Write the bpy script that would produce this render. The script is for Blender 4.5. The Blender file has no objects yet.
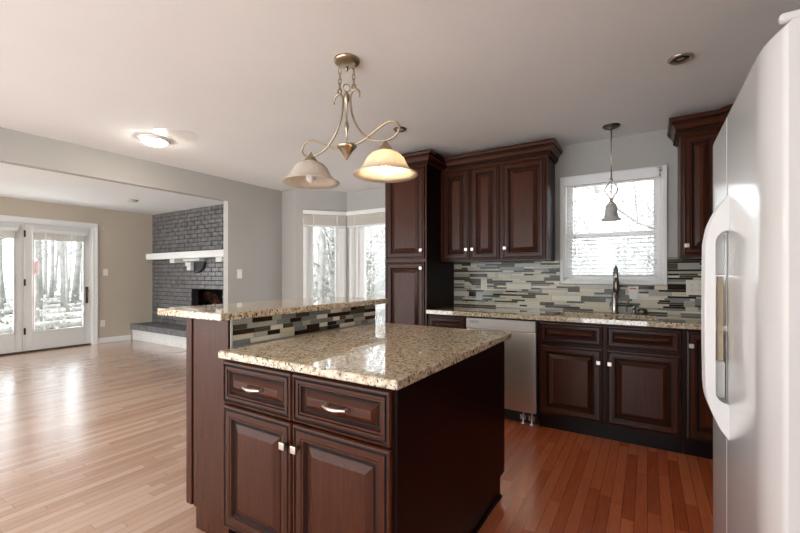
import bpy, bmesh, math, random
from math import sin, cos, pi, radians
from mathutils import Vector, Matrix

S = bpy.context.scene
COL = S.collection
V = Vector

# ------------------------------------------------------------------ camera
YAW = radians(32.0)
cam = bpy.data.cameras.new('camera')
cam.sensor_width = 36.0
cam.lens = 396.0 / 800.0 * 36.0
cam.shift_y = 8.5 / 800.0
cam.clip_start = 0.02
cam.clip_end = 400
camo = bpy.data.objects.new('camera', cam)
COL.objects.link(camo)
camo.location = (0, 0, 1.24)
camo.rotation_euler = (pi / 2, 0, YAW)
S.camera = camo

# ------------------------------------------------------------------ world, light, exposure
world = bpy.data.worlds.new('overcast_sky')
S.world = world
world.use_nodes = True
bg = world.node_tree.nodes['Background']
bg.inputs['Color'].default_value = (0.89, 0.95, 1.0, 1)
bg.inputs['Strength'].default_value = 1.55

sun = bpy.data.lights.new('sun', 'SUN')
sun.energy = 4.8
sun.angle = radians(25)
sun.color = (0.96, 0.98, 1.0)
suno = bpy.data.objects.new('sun', sun)
COL.objects.link(suno)
suno.rotation_euler = (radians(29), 0, radians(10))

S.view_settings.view_transform = 'Standard'
S.view_settings.look = 'None'
S.view_settings.exposure = 1.5
S.view_settings.gamma = 1.0
S.view_settings.use_curve_mapping = False
S.cycles.max_bounces = 12
S.cycles.diffuse_bounces = 6
S.cycles.glossy_bounces = 4
S.cycles.transmission_bounces = 6
S.cycles.transparent_max_bounces = 12
S.cycles.sample_clamp_indirect = 6.0
S.cycles.use_denoising = True


# ------------------------------------------------------------------ materials
def srgb(r, g, b):
    f = lambda c: (c / 255 / 12.92) if c / 255 <= 0.04045 else ((c / 255 + 0.055) / 1.055) ** 2.4
    return (f(r), f(g), f(b), 1)


def new_mat(name):
    m = bpy.data.materials.new(name)
    m.use_nodes = True
    nt = m.node_tree
    b = nt.nodes['Principled BSDF']
    return m, nt, b


def ramp(nt, stops):
    r = nt.nodes.new('ShaderNodeValToRGB')
    el = r.color_ramp.elements
    while len(el) < len(stops):
        el.new(0.5)
    for e, (p, c) in zip(el, stops):
        e.position = p
        e.color = c
    return r


def plain(name, col, rough=0.5, metal=0.0, spec=0.5, var=0.06, scale=6.0, coat=0.0, bump=0.0, bscale=200.0):
    m, nt, b = new_mat(name)
    b.inputs['Roughness'].default_value = rough
    b.inputs['Metallic'].default_value = metal
    b.inputs['Specular IOR Level'].default_value = spec
    b.inputs['Coat Weight'].default_value = coat
    b.inputs['Coat Roughness'].default_value = 0.08
    tc = nt.nodes.new('ShaderNodeNewGeometry')
    nz = nt.nodes.new('ShaderNodeTexNoise')
    nz.inputs['Scale'].default_value = scale
    nz.inputs['Detail'].default_value = 4
    nt.links.new(tc.outputs['Position'], nz.inputs['Vector'])
    lo = tuple(c * (1 - var) for c in col[:3]) + (1,)
    hi = tuple(min(1, c * (1 + var)) for c in col[:3]) + (1,)
    r = ramp(nt, [(0.3, lo), (0.7, hi)])
    nt.links.new(nz.outputs['Fac'], r.inputs['Fac'])
    nt.links.new(r.outputs['Color'], b.inputs['Base Color'])
    if bump:
        n2 = nt.nodes.new('ShaderNodeTexNoise')
        n2.inputs['Scale'].default_value = bscale
        nt.links.new(tc.outputs['Position'], n2.inputs['Vector'])
        bp = nt.nodes.new('ShaderNodeBump')
        bp.inputs['Strength'].default_value = bump
        bp.inputs['Distance'].default_value = 0.002
        nt.links.new(n2.outputs['Fac'], bp.inputs['Height'])
        nt.links.new(bp.outputs['Normal'], b.inputs['Normal'])
    return m


def wood(name, c1, c2, axis='z', rough=0.27, coat=0.0, spec=0.22):
    m, nt, b = new_mat(name)
    g = nt.nodes.new('ShaderNodeNewGeometry')
    mp = nt.nodes.new('ShaderNodeMapping')
    sc = {'z': (26, 26, 1.6), 'x': (1.6, 26, 26), 'y': (26, 1.6, 26)}[axis]
    mp.inputs['Scale'].default_value = sc
    nt.links.new(g.outputs['Position'], mp.inputs['Vector'])
    nz = nt.nodes.new('ShaderNodeTexNoise')
    nz.inputs['Scale'].default_value = 3.0
    nz.inputs['Detail'].default_value = 6
    nz.inputs['Roughness'].default_value = 0.6
    nt.links.new(mp.outputs['Vector'], nz.inputs['Vector'])
    r = ramp(nt, [(0.3, c1), (0.7, c2)])
    nt.links.new(nz.outputs['Fac'], r.inputs['Fac'])
    # small pale nicks in the varnish
    vz = nt.nodes.new('ShaderNodeTexVoronoi')
    vz.inputs['Scale'].default_value = 16
    nt.links.new(g.outputs['Position'], vz.inputs['Vector'])
    rr = ramp(nt, [(0.022, (1, 1, 1, 1)), (0.034, (0, 0, 0, 1))])
    nt.links.new(vz.outputs['Distance'], rr.inputs['Fac'])
    mx = nt.nodes.new('ShaderNodeMixRGB')
    mx.inputs['Color2'].default_value = (0.30, 0.17, 0.12, 1)
    nt.links.new(rr.outputs['Color'], mx.inputs['Fac'])
    nt.links.new(r.outputs['Color'], mx.inputs['Color1'])
    nt.links.new(mx.outputs['Color'], b.inputs['Base Color'])
    b.inputs['Roughness'].default_value = rough
    b.inputs['Coat Weight'].default_value = coat
    b.inputs['Coat Roughness'].default_value = 0.15
    b.inputs['Specular IOR Level'].default_value = spec
    return m


def granite(name):
    m, nt, b = new_mat(name)
    g = nt.nodes.new('ShaderNodeNewGeometry')
    n1 = nt.nodes.new('ShaderNodeTexNoise')
    n1.inputs['Scale'].default_value = 45
    n1.inputs['Detail'].default_value = 5
    n1.inputs['Roughness'].default_value = 0.65
    nt.links.new(g.outputs['Position'], n1.inputs['Vector'])
    r1 = ramp(nt, [(0.30, (0.13, 0.085, 0.05, 1)), (0.40, (0.42, 0.31, 0.19, 1)), (0.48, (0.60, 0.49, 0.33, 1)), (0.66, (0.74, 0.68, 0.56, 1))])
    nt.links.new(n1.outputs['Fac'], r1.inputs['Fac'])
    n2 = nt.nodes.new('ShaderNodeTexNoise')
    n2.inputs['Scale'].default_value = 85
    n2.inputs['Detail'].default_value = 3
    n2.inputs['Roughness'].default_value = 0.6
    nt.links.new(g.outputs['Position'], n2.inputs['Vector'])
    r2 = ramp(nt, [(0.57, (0, 0, 0, 1)), (0.61, (1, 1, 1, 1))])
    nt.links.new(n2.outputs['Fac'], r2.inputs['Fac'])
    mx = nt.nodes.new('ShaderNodeMixRGB')
    mx.inputs['Color2'].default_value = (0.035, 0.028, 0.024, 1)
    nt.links.new(r2.outputs['Color'], mx.inputs['Fac'])
    nt.links.new(r1.outputs['Color'], mx.inputs['Color1'])
    n3 = nt.nodes.new('ShaderNodeTexNoise')
    n3.inputs['Scale'].default_value = 60
    n3.inputs['Detail'].default_value = 2
    mp = nt.nodes.new('ShaderNodeMapping')
    mp.inputs['Location'].default_value = (5, 3, 1)
    nt.links.new(g.outputs['Position'], mp.inputs['Vector'])
    nt.links.new(mp.outputs['Vector'], n3.inputs['Vector'])
    r3 = ramp(nt, [(0.62, (0, 0, 0, 1)), (0.70, (1, 1, 1, 1))])
    nt.links.new(n3.outputs['Fac'], r3.inputs['Fac'])
    m2 = nt.nodes.new('ShaderNodeMixRGB')
    m2.inputs['Color2'].default_value = (0.50, 0.47, 0.44, 1)
    nt.links.new(r3.outputs['Color'], m2.inputs['Fac'])
    nt.links.new(mx.outputs['Color'], m2.inputs['Color1'])
    nt.links.new(m2.outputs['Color'], b.inputs['Base Color'])
    b.inputs['Roughness'].default_value = 0.03
    b.inputs['Specular IOR Level'].default_value = 1.0
    return m


def floor_mat(name):
    """strip oak running along Y: one red varnish, window glare painted in paler towards the family room"""
    m, nt, b = new_mat(name)
    L = nt.links
    g = nt.nodes.new('ShaderNodeNewGeometry')
    sx = nt.nodes.new('ShaderNodeSeparateXYZ')
    L.new(g.outputs['Position'], sx.inputs[0])
    # every strip starts at its own random offset
    row = nt.nodes.new('ShaderNodeMath'); row.operation = 'DIVIDE'
    row.inputs[1].default_value = 0.0572
    L.new(sx.outputs['X'], row.inputs[0])
    fl = nt.nodes.new('ShaderNodeMath'); fl.operation = 'FLOOR'
    L.new(row.outputs[0], fl.inputs[0])
    wn = nt.nodes.new('ShaderNodeTexWhiteNoise'); wn.noise_dimensions = '1D'
    L.new(fl.outputs[0], wn.inputs['W'])
    sh = nt.nodes.new('ShaderNodeMath'); sh.operation = 'MULTIPLY_ADD'
    sh.inputs[1].default_value = 3.1
    L.new(wn.outputs['Value'], sh.inputs[0])
    L.new(sx.outputs['Y'], sh.inputs[2])
    cx = nt.nodes.new('ShaderNodeCombineXYZ')
    L.new(sh.outputs[0], cx.inputs['X'])
    L.new(sx.outputs['X'], cx.inputs['Y'])
    br = nt.nodes.new('ShaderNodeTexBrick')
    br.offset = 0.0
    br.inputs['Scale'].default_value = 1
    br.inputs['Brick Width'].default_value = 0.85
    br.inputs['Row Height'].default_value = 0.0572
    br.inputs['Mortar Size'].default_value = 0.0011
    br.inputs['Mortar Smooth'].default_value = 0.2
    br.inputs['Color1'].default_value = (0, 0, 0, 1)
    br.inputs['Color2'].default_value = (1, 1, 1, 1)
    br.inputs['Mortar'].default_value = (0.5, 0.5, 0.5, 1)
    L.new(cx.outputs[0], br.inputs['Vector'])
    mp = nt.nodes.new('ShaderNodeMapping')
    mp.inputs['Scale'].default_value = (34, 2.2, 1)
    L.new(g.outputs['Position'], mp.inputs['Vector'])
    nz = nt.nodes.new('ShaderNodeTexNoise')
    nz.inputs['Scale'].default_value = 2.2
    nz.inputs['Detail'].default_value = 5
    nz.inputs['Distortion'].default_value = 1.2
    L.new(mp.outputs[0], nz.inputs['Vector'])
    ma = nt.nodes.new('ShaderNodeMath'); ma.operation = 'MULTIPLY_ADD'
    ma.inputs[1].default_value = 0.55
    L.new(br.outputs['Color'], ma.inputs[0])
    mb = nt.nodes.new('ShaderNodeMath'); mb.operation = 'MULTIPLY'
    mb.inputs[1].default_value = 0.5
    L.new(nz.outputs['Fac'], mb.inputs[0])
    L.new(mb.outputs[0], ma.inputs[2])
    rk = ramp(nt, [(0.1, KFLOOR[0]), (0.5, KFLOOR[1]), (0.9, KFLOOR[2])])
    rl = ramp(nt, [(0.1, GLARE_FLOOR[0]), (0.5, GLARE_FLOOR[1]), (0.9, GLARE_FLOOR[2])])
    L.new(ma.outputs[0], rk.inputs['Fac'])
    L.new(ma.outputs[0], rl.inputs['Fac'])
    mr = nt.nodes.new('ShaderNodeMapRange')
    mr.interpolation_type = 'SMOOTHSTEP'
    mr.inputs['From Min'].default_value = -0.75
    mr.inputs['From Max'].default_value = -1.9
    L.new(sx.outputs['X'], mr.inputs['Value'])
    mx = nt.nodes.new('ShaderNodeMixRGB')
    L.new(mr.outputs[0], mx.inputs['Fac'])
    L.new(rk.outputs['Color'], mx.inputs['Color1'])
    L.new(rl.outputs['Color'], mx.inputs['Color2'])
    dk = nt.nodes.new('ShaderNodeMixRGB'); dk.blend_type = 'MULTIPLY'
    dk.inputs['Color2'].default_value = (0.35, 0.26, 0.22, 1)
    L.new(br.outputs['Fac'], dk.inputs['Fac'])
    L.new(mx.outputs['Color'], dk.inputs['Color1'])
    L.new(dk.outputs['Color'], b.inputs['Base Color'])
    b.inputs['Roughness'].default_value = 0.26
    b.inputs['Specular IOR Level'].default_value = 0.9
    b.inputs['Coat Weight'].default_value = 0.8
    b.inputs['Coat Roughness'].default_value = 0.16
    bp = nt.nodes.new('ShaderNodeBump')
    bp.inputs['Strength'].default_value = 0.25
    bp.inputs['Distance'].default_value = 0.001
    bp.invert = True
    L.new(br.outputs['Fac'], bp.inputs['Height'])
    L.new(bp.outputs['Normal'], b.inputs['Normal'])
    return m


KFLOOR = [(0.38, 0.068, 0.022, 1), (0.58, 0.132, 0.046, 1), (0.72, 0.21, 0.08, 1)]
GLARE_FLOOR = [(0.36, 0.195, 0.12, 1), (0.52, 0.32, 0.22, 1), (0.60, 0.42, 0.32, 1)]  # same oak, paler because the window glare is put into the colour


def glass_mat(name, fac=0.05):
    m = bpy.data.materials.new(name)
    m.use_nodes = True
    nt = m.node_tree
    nt.nodes.remove(nt.nodes['Principled BSDF'])
    out = nt.nodes['Material Output']
    t = nt.nodes.new('ShaderNodeBsdfTransparent')
    t.inputs['Color'].default_value = (0.97, 0.985, 0.98, 1)
    g = nt.nodes.new('ShaderNodeBsdfGlossy')
    g.inputs['Roughness'].default_value = 0.02
    mx = nt.nodes.new('ShaderNodeMixShader')
    mx.inputs[0].default_value = fac
    nt.links.new(t.outputs[0], mx.inputs[1])
    nt.links.new(g.outputs[0], mx.inputs[2])
    nt.links.new(mx.outputs[0], out.inputs['Surface'])
    return m


def shade_glass(name, col, trans=0.45):
    m = bpy.data.materials.new(name)
    m.use_nodes = True
    nt = m.node_tree
    nt.nodes.remove(nt.nodes['Principled BSDF'])
    out = nt.nodes['Material Output']
    g = nt.nodes.new('ShaderNodeNewGeometry')
    nz = nt.nodes.new('ShaderNodeTexNoise')
    nz.inputs['Scale'].default_value = 14
    nz.inputs['Detail'].default_value = 5
    nz.inputs['Distortion'].default_value = 2.0
    nt.links.new(g.outputs['Position'], nz.inputs['Vector'])
    r = ramp(nt, [(0.35, tuple(c * 0.86 for c in col[:3]) + (1,)), (0.65, col)])
    nt.links.new(nz.outputs['Fac'], r.inputs['Fac'])
    d = nt.nodes.new('ShaderNodeBsdfDiffuse')
    t = nt.nodes.new('ShaderNodeBsdfTranslucent')
    gl = nt.nodes.new('ShaderNodeBsdfGlossy')
    gl.inputs['Roughness'].default_value = 0.15
    nt.links.new(r.outputs[0], d.inputs['Color'])
    nt.links.new(r.outputs[0], t.inputs['Color'])
    a = nt.nodes.new('ShaderNodeMixShader')
    a.inputs[0].default_value = trans
    nt.links.new(d.outputs[0], a.inputs[1])
    nt.links.new(t.outputs[0], a.inputs[2])
    c = nt.nodes.new('ShaderNodeMixShader')
    c.inputs[0].default_value = 0.05
    nt.links.new(a.outputs[0], c.inputs[1])
    nt.links.new(gl.outputs[0], c.inputs[2])
    nt.links.new(c.outputs[0], out.inputs['Surface'])
    return m


def emit_mat(name, col, s):
    m, nt, b = new_mat(name)
    b.inputs['Base Color'].default_value = col
    b.inputs['Emission Color'].default_value = col
    b.inputs['Emission Strength'].default_value = s
    return m


def steel_mat(name):
    m, nt, b = new_mat(name)
    g = nt.nodes.new('ShaderNodeNewGeometry')
    mp = nt.nodes.new('ShaderNodeMapping')
    mp.inputs['Scale'].default_value = (3, 3, 400)
    nt.links.new(g.outputs['Position'], mp.inputs['Vector'])
    nz = nt.nodes.new('ShaderNodeTexNoise')
    nz.inputs['Scale'].default_value = 2
    nt.links.new(mp.outputs[0], nz.inputs['Vector'])
    r = ramp(nt, [(0.3, (0.66, 0.59, 0.50, 1)), (0.7, (0.80, 0.73, 0.64, 1))])
    nt.links.new(nz.outputs['Fac'], r.inputs['Fac'])
    nt.links.new(r.outputs[0], b.inputs['Base Color'])
    b.inputs['Metallic'].default_value = 1
    b.inputs['Roughness'].default_value = 0.36
    return m


M = {}
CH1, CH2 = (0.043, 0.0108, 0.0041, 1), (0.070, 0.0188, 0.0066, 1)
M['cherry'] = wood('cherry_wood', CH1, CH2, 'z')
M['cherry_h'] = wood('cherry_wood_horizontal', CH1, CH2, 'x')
M['cherry_shaded'] = wood('cherry_wood_shaded', (0.006, 0.0018, 0.0018, 1), (0.013, 0.0034, 0.003, 1), 'z', rough=0.32, spec=0.16)  # same cherry with shade put into the colour, for sides, frames and recesses
M['glaze'] = plain('dark_glaze_in_grooves', (0.012, 0.005, 0.004, 1), 0.5, spec=0.2)
M['black'] = plain('black_shadow_gap', (0.006, 0.005, 0.005, 1), 0.7)
M['granite'] = granite('speckled_granite')
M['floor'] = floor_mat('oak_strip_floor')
M['ceiling'] = plain('ceiling_paint', (0.80, 0.81, 0.81, 1), 0.9, var=0.02, scale=1.5, bump=0.15, bscale=120)
M['wall'] = plain('warm_grey_wall_paint', (0.41, 0.395, 0.367, 1), 0.75, var=0.02, scale=2)
M['tan'] = plain('tan_wall_paint', (0.52, 0.45, 0.36, 1), 0.75, var=0.02, scale=2)
M['trim'] = plain('white_trim_paint', (0.78, 0.77, 0.75, 1), 0.35, var=0.02)
M['doorpaint'] = plain('patio_door_paint', (0.70, 0.69, 0.66, 1), 0.4, var=0.02)
M['brick'] = plain('charcoal_painted_brick', (0.155, 0.147, 0.147, 1), 0.30, var=0.35, scale=9, bump=0.5, bscale=90)
M['mortar'] = plain('dark_mortar', (0.02, 0.018, 0.017, 1), 0.8, var=0.3)
M['whitebrick'] = plain('white_painted_brick', (0.74, 0.73, 0.70, 1), 0.5, var=0.06, scale=20, bump=0.4, bscale=90)
M['soot'] = plain('sooty_firebrick', (0.20, 0.085, 0.05, 1), 0.9, var=0.9, scale=7)
M['char'] = plain('charred_log_bark', (0.06, 0.035, 0.022, 1), 0.9, var=0.6, scale=25, bump=0.8, bscale=60)
M['iron'] = plain('black_iron', (0.01, 0.01, 0.01, 1), 0.5)
M['nickel'] = plain('satin_nickel', (0.62, 0.57, 0.50, 1), 0.28, 1.0, var=0.04)
M['bronze'] = plain('antique_brass', (0.42, 0.345, 0.24, 1), 0.3, 1.0, var=0.12, scale=30)
M['darkmetal'] = plain('dark_pewter_metal', (0.16, 0.14, 0.12, 1), 0.3, 1.0)
M['faucet'] = plain('brushed_nickel_faucet', (0.42, 0.40, 0.38, 1), 0.25, 1.0)
M['brassblack'] = plain('aged_brass', (0.12, 0.09, 0.04, 1), 0.35, 0.9)
M['steel'] = steel_mat('brushed_stainless_steel')
M['panelgrey'] = plain('pale_grey_control_plastic', (0.55, 0.54, 0.51, 1), 0.35, var=0.02)
M['badge'] = plain('grey_badge', (0.22, 0.22, 0.22, 1), 0.4)
M['fridge'] = plain('white_fridge_enamel', (0.80, 0.80, 0.79, 1), 0.16, var=0.015, scale=3, coat=0.3, bump=0.06, bscale=350)
M['fridgeside'] = plain('textured_fridge_side', (0.52, 0.52, 0.53, 1), 0.5, var=0.02, bump=0.3, bscale=500)
M['handle'] = plain('white_handle_plastic', (0.78, 0.78, 0.765, 1), 0.3, var=0.015)
M['yellowed'] = plain('yellowed_plastic', (0.62, 0.52, 0.36, 1), 0.5)
M['plastic'] = plain('white_plastic', (0.80, 0.79, 0.76, 1), 0.35, var=0.02)
M['almond'] = plain('almond_plastic', (0.72, 0.69, 0.60, 1), 0.35, var=0.02)
M['slat'] = plain('white_blind_slats', (0.80, 0.80, 0.80, 1), 0.45, var=0.02)
M['cream'] = plain('cream_blind_fabric', (0.66, 0.61, 0.54, 1), 0.7, var=0.05, scale=30)
M['glass'] = glass_mat('window_glass')
M['alabaster'] = shade_glass('alabaster_glass', (0.84, 0.76, 0.66, 1))
M['frosted'] = shade_glass('frosted_white_glass', (0.88, 0.88, 0.86, 1), 0.6)
M['bulb_on'] = emit_mat('lit_bulb', (1.0, 0.72, 0.42, 1), 20.0)
M['lamp_on'] = emit_mat('lit_ceiling_lens', (1.0, 0.92, 0.80, 1), 45.0)
M['bulb_off'] = plain('unlit_bulb', (0.75, 0.74, 0.72, 1), 0.2)
M['orange'] = plain('orange_label', (0.80, 0.22, 0.04, 1), 0.5)
M['bark'] = plain('grey_tree_bark', (0.23, 0.22, 0.205, 1), 0.9, var=0.25, scale=5)
M['palebark'] = plain('pale_smooth_bark', (0.52, 0.52, 0.51, 1), 0.8, var=0.1, scale=3)
M['twig'] = plain('dry_twigs', (0.24, 0.23, 0.21, 1), 0.9, var=0.4, scale=3)
M['leaves'] = plain('leaf_covered_ground', (0.36, 0.345, 0.32, 1), 0.95, var=0.5, scale=0.9)
M['deck'] = plain('pale_patio_concrete', (0.80, 0.80, 0.78, 1), 0.8, var=0.03)
M['pink'] = plain('faded_pink_plastic', (0.60, 0.36, 0.36, 1), 0.5)
M['rubber'] = plain('black_rubber', (0.015, 0.015, 0.015, 1), 0.6)
M['silverfoot'] = plain('silver_foil', (0.65, 0.68, 0.70, 1), 0.25, 0.9)
TILES = [plain('cream_stone_tile', (0.62, 0.57, 0.44, 1), 0.3, spec=0.25), plain('pale_grey_glass_tile', (0.40, 0.40, 0.345, 1), 0.14, spec=0.35),
         plain('olive_taupe_tile', (0.085, 0.072, 0.042, 1), 0.22, spec=0.25), plain('dark_brown_tile', (0.028, 0.014, 0.009, 1), 0.12, spec=0.25),
         plain('grey_glass_tile', (0.21, 0.225, 0.22, 1), 0.14, spec=0.35), plain('ivory_tile', (0.72, 0.69, 0.59, 1), 0.3, spec=0.25)]
M['grout'] = plain('grey_grout', (0.40, 0.38, 0.32, 1), 0.8)


# ------------------------------------------------------------------ mesh helpers
class G:
    def __init__(s):
        s.bm = bmesh.new()
        s.T = Matrix.Identity(4)

    def v(s, co):
        return s.bm.verts.new(s.T @ V(co))

    def f(s, vs, mi=0, smooth=False):
        try:
            f = s.bm.faces.new(vs)
        except ValueError:
            return None
        f.material_index = mi
        f.smooth = smooth
        return f

    def box(s, x0, x1, y0, y1, z0, z1, mi=0, bev=0.0, seg=2):
        t = bmesh.new()
        vs = [t.verts.new((x, y, z)) for z in (z0, z1) for x, y in ((x0, y0), (x1, y0), (x1, y1), (x0, y1))]
        for q in ((3, 2, 1, 0), (4, 5, 6, 7), (0, 1, 5, 4), (1, 2, 6, 5), (2, 3, 7, 6), (3, 0, 4, 7)):
            t.faces.new([vs[i] for i in q])
        if bev:
            bmesh.ops.bevel(t, geom=t.edges[:], offset=bev, segments=seg, profile=0.5, affect='EDGES')
        s.merge(t, mi)
        return s

    def merge(s, t, mi=None, smooth=None):
        mp = {}
        for v in t.verts:
            mp[v] = s.v(v.co)
        for f in t.faces:
            s.f([mp[v] for v in f.verts], f.material_index if mi is None else mi, f.smooth if smooth is None else smooth)
        t.free()

    def lathe(s, c, prof, seg=32, mi=0, axis='z', close=False):
        rings = []
        for r, h in prof:
            ring = []
            for k in range(seg):
                a = 2 * pi * k / seg
                if axis == 'z':
                    p = (c[0] + r * cos(a), c[1] + r * sin(a), c[2] + h)
                elif axis == 'y':
                    p = (c[0] + r * cos(a), c[1] + h, c[2] + r * sin(a))
                else:
                    p = (c[0] + h, c[1] + r * cos(a), c[2] + r * sin(a))
                ring.append(s.v(p))
            rings.append(ring)
        if close:
            rings.append(rings[0])
        for a, b in zip(rings, rings[1:]):
            for k in range(seg):
                j = (k + 1) % seg
                s.f([a[k], a[j], b[j], b[k]], mi, True)
        if not close:
            if prof[0][0] > 1e-5:
                s.f(rings[0][::-1], mi)
            if prof[-1][0] > 1e-5:
                s.f(rings[-1], mi)
        return s

    def tube(s, pts, r, seg=8, mi=0, cap=True, closed=False):
        pts = [V(p) for p in pts]
        n = len(pts)
        rs = r if isinstance(r, (list, tuple)) else [r] * n
        up = None
        rings = []
        for i, p in enumerate(pts):
            if closed:
                t = (pts[(i + 1) % n] - pts[i - 1])
            else:
                t = (pts[min(i + 1, n - 1)] - pts[max(i - 1, 0)])
            t.normalize()
            if up is None:
                up = t.orthogonal().normalized()
            up = (up - t * up.dot(t))
            if up.length < 1e-6:
                up = t.orthogonal()
            up.normalize()
            w = t.cross(up)
            rings.append([s.v(p + (up * cos(2 * pi * k / seg) + w * sin(2 * pi * k / seg)) * rs[i]) for k in range(seg)])
        prs = list(zip(rings, rings[1:]))
        if closed:
            prs.append((rings[-1], rings[0]))
        for a, b in prs:
            for k in range(seg):
                j = (k + 1) % seg
                s.f([a[k], a[j], b[j], b[k]], mi, True)
        if cap and not closed:
            s.f(rings[0][::-1], mi)
            s.f(rings[-1], mi)
        return s

    def sphere(s, c, r, mi=0, seg=16, sz=1.0):
        prof = [(r * sin(pi * k / 10), -r * sz * cos(pi * k / 10)) for k in range(11)]
        prof[0] = (1e-6, -r * sz)
        prof[-1] = (1e-6, r * sz)
        return s.lathe(c, prof, seg, mi)

    def sweep_profile(s, path, prof, mi=0, flip=False, mis=None):
        """mitred moulding: path = list of (x, y) with outward normals on the right side; prof = (out, z) loop"""
        pts = [V((p[0], p[1])) for p in path]
        n = len(pts)
        rings = []
        for i, p in enumerate(pts):
            def nrm(a, b):
                d = (b - a).normalized()
                return V((d.y, -d.x))
            if i == 0:
                m = nrm(pts[0], pts[1])
            elif i == n - 1:
                m = nrm(pts[-2], pts[-1])
            else:
                a, b = nrm(pts[i - 1], p), nrm(p, pts[i + 1])
                m = (a + b).normalized()
                m = m / max(0.2, m.dot(a))
            rings.append([s.v((p.x + m.x * o, p.y + m.y * o, z)) for o, z in prof])
        L = len(prof)
        for a, b in zip(rings, rings[1:]):
            for k in range(L):
                j = (k + 1) % L
                s.f([a[k], b[k], b[j], a[j]], mi if mis is None else mis[k])
        s.f(rings[0], mi)
        s.f(rings[-1][::-1], mi)
        return s

    def panel(s, x0, x1, z0, z1, y, rings, mis=None):
        """front facing -Y; rings = (inset, height out of plane y towards -Y)"""
        R = []
        for ins, h in rings:
            R.append([s.v((a, y - h, c)) for a, c in ((x0 + ins, z0 + ins), (x1 - ins, z0 + ins), (x1 - ins, z1 - ins), (x0 + ins, z1 - ins))])
        for i, (a, b) in enumerate(zip(R, R[1:])):
            for k in range(4):
                j = (k + 1) % 4
                s.f([a[k], a[j], b[j], b[k]], 0 if mis is None else mis[i])
        s.f(R[-1], 0)
        s.f(R[0][::-1], 0)
        return s


def world_pos(o):
    p = V((0, 0, 0))
    while o is not None:
        p += o.location
        o = o.parent
    return p


def finish(name, g, mats, parent=None, origin=None):
    bm = g.bm
    bmesh.ops.recalc_face_normals(bm, faces=bm.faces[:])
    if parent is not None:
        off = world_pos(parent)
        loc = V((0, 0, 0))
    else:
        if origin is None:
            xs = [v.co.x for v in bm.verts]; ys = [v.co.y for v in bm.verts]; zs = [v.co.z for v in bm.verts]
            origin = ((min(xs) + max(xs)) / 2, (min(ys) + max(ys)) / 2, min(zs))
        off = V(origin)
        loc = off
    bmesh.ops.translate(bm, verts=bm.verts[:], vec=-off)
    me = bpy.data.meshes.new(name)
    bm.to_mesh(me)
    bm.free()
    for m in (mats if isinstance(mats, (list, tuple)) else [mats]):
        me.materials.append(M[m] if isinstance(m, str) else m)
    o = bpy.data.objects.new(name, me)
    o.location = loc
    o.parent = parent
    COL.objects.link(o)
    return o


def tag(o, label, cat, group=None, kind=None):
    o['label'] = label
    o['category'] = cat
    if group:
        o['group'] = group
    if kind:
        o['kind'] = kind
    return o


def struct(name, g, mats, parent=None):
    o = finish(name, g, mats, parent)
    if parent is None:
        o['kind'] = 'structure'
    return o


def thing(name, label, cat, loc, group=None):
    o = bpy.data.objects.new(name, None)
    o.empty_display_size = 0.1
    o.location = loc
    COL.objects.link(o)
    return tag(o, label, cat, group)


def bez(pts, n=6):
    """Catmull-Rom through the points"""
    P = [V(p) for p in pts]
    out = []
    for i in range(len(P) - 1):
        a = P[max(i - 1, 0)]; b = P[i]; c = P[i + 1]; d = P[min(i + 2, len(P) - 1)]
        for k in range(n):
            t = k / n
            out.append(0.5 * ((2 * b) + (c - a) * t + (2 * a - 5 * b + 4 * c - d) * t * t + (3 * b - a - 3 * c + d) * t ** 3))
    out.append(P[-1])
    return out


# ------------------------------------------------------------------ the shell
CE = 2.44
XL = -8.4      # patio door wall
XB = -4.45     # header / dining wall plane
YW = 3.92      # kitchen window wall
XR = 1.06      # right wall behind the fridge
YBR = 4.10     # brick chimney wall
YBACK = -2.6

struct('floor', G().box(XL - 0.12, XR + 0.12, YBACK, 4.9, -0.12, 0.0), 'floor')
struct('ceiling', G().box(XL - 0.12, XR + 0.12, YBACK, 4.9, CE, CE + 0.1), 'ceiling')

# window wall with the sink window opening
WX0, WX1, WZ0, WZ1 = -0.655, 0.105, 1.19, 2.11
g = G()
g.box(-2.24, WX0, YW, YW + 0.14, 0, CE)
g.box(WX1, XR + 0.12, YW, YW + 0.14, 0, CE)
g.box(WX0, WX1, YW, YW + 0.14, 0, WZ0)
g.box(WX0, WX1, YW, YW + 0.14, WZ1, CE)
struct('wall_window', g, 'wall')
g = G()
g.box(XR, XR + 0.12, -0.7, YW, 0, CE)
g.box(0.0, XR, -0.82, -0.7, 0, CE)  # unseen stub added behind the camera to shade the fridge side
struct('wall_right_and_shade_stub', g, 'wall')
# dining wall and the header over the wide opening
g = G()
g.box(XB - 0.09, XB, 3.06, 4.08, 0, CE)
g.box(XB - 0.09, XB, YBACK, 3.06, 2.17, CE)
struct('wall_dining', g, 'wall')
struct('wall_return', G().box(XB, -4.16, YW, YW + 0.16, 0, CE), 'wall')


def wall_with_hole(g, a, b, h0, h1, t0, t1, T, depth=0.14):
    """wall from a to b (2-D), visible face on the right hand side of a->b ... hole t0..t1 along, h0..h1 in height"""
    g.T = T
    ln = (V(b) - V(a)).length
    g.box(0, t0, 0, depth, 0, CE)
    g.box(t1, ln, 0, depth, 0, CE)
    g.box(t0, t1, 0, depth, 0, h0)
    g.box(t0, t1, 0, depth, h1, CE)


def frame_T(a, b):
    d = V((b[0] - a[0], b[1] - a[1], 0)).normalized()
    n = V((-d.y, d.x, 0))   # local +Y, away from the room
    return Matrix(((d.x, n.x, 0, a[0]), (d.y, n.y, 0, a[1]), (0, 0, 1, 0), (0, 0, 0, 1)))


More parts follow.
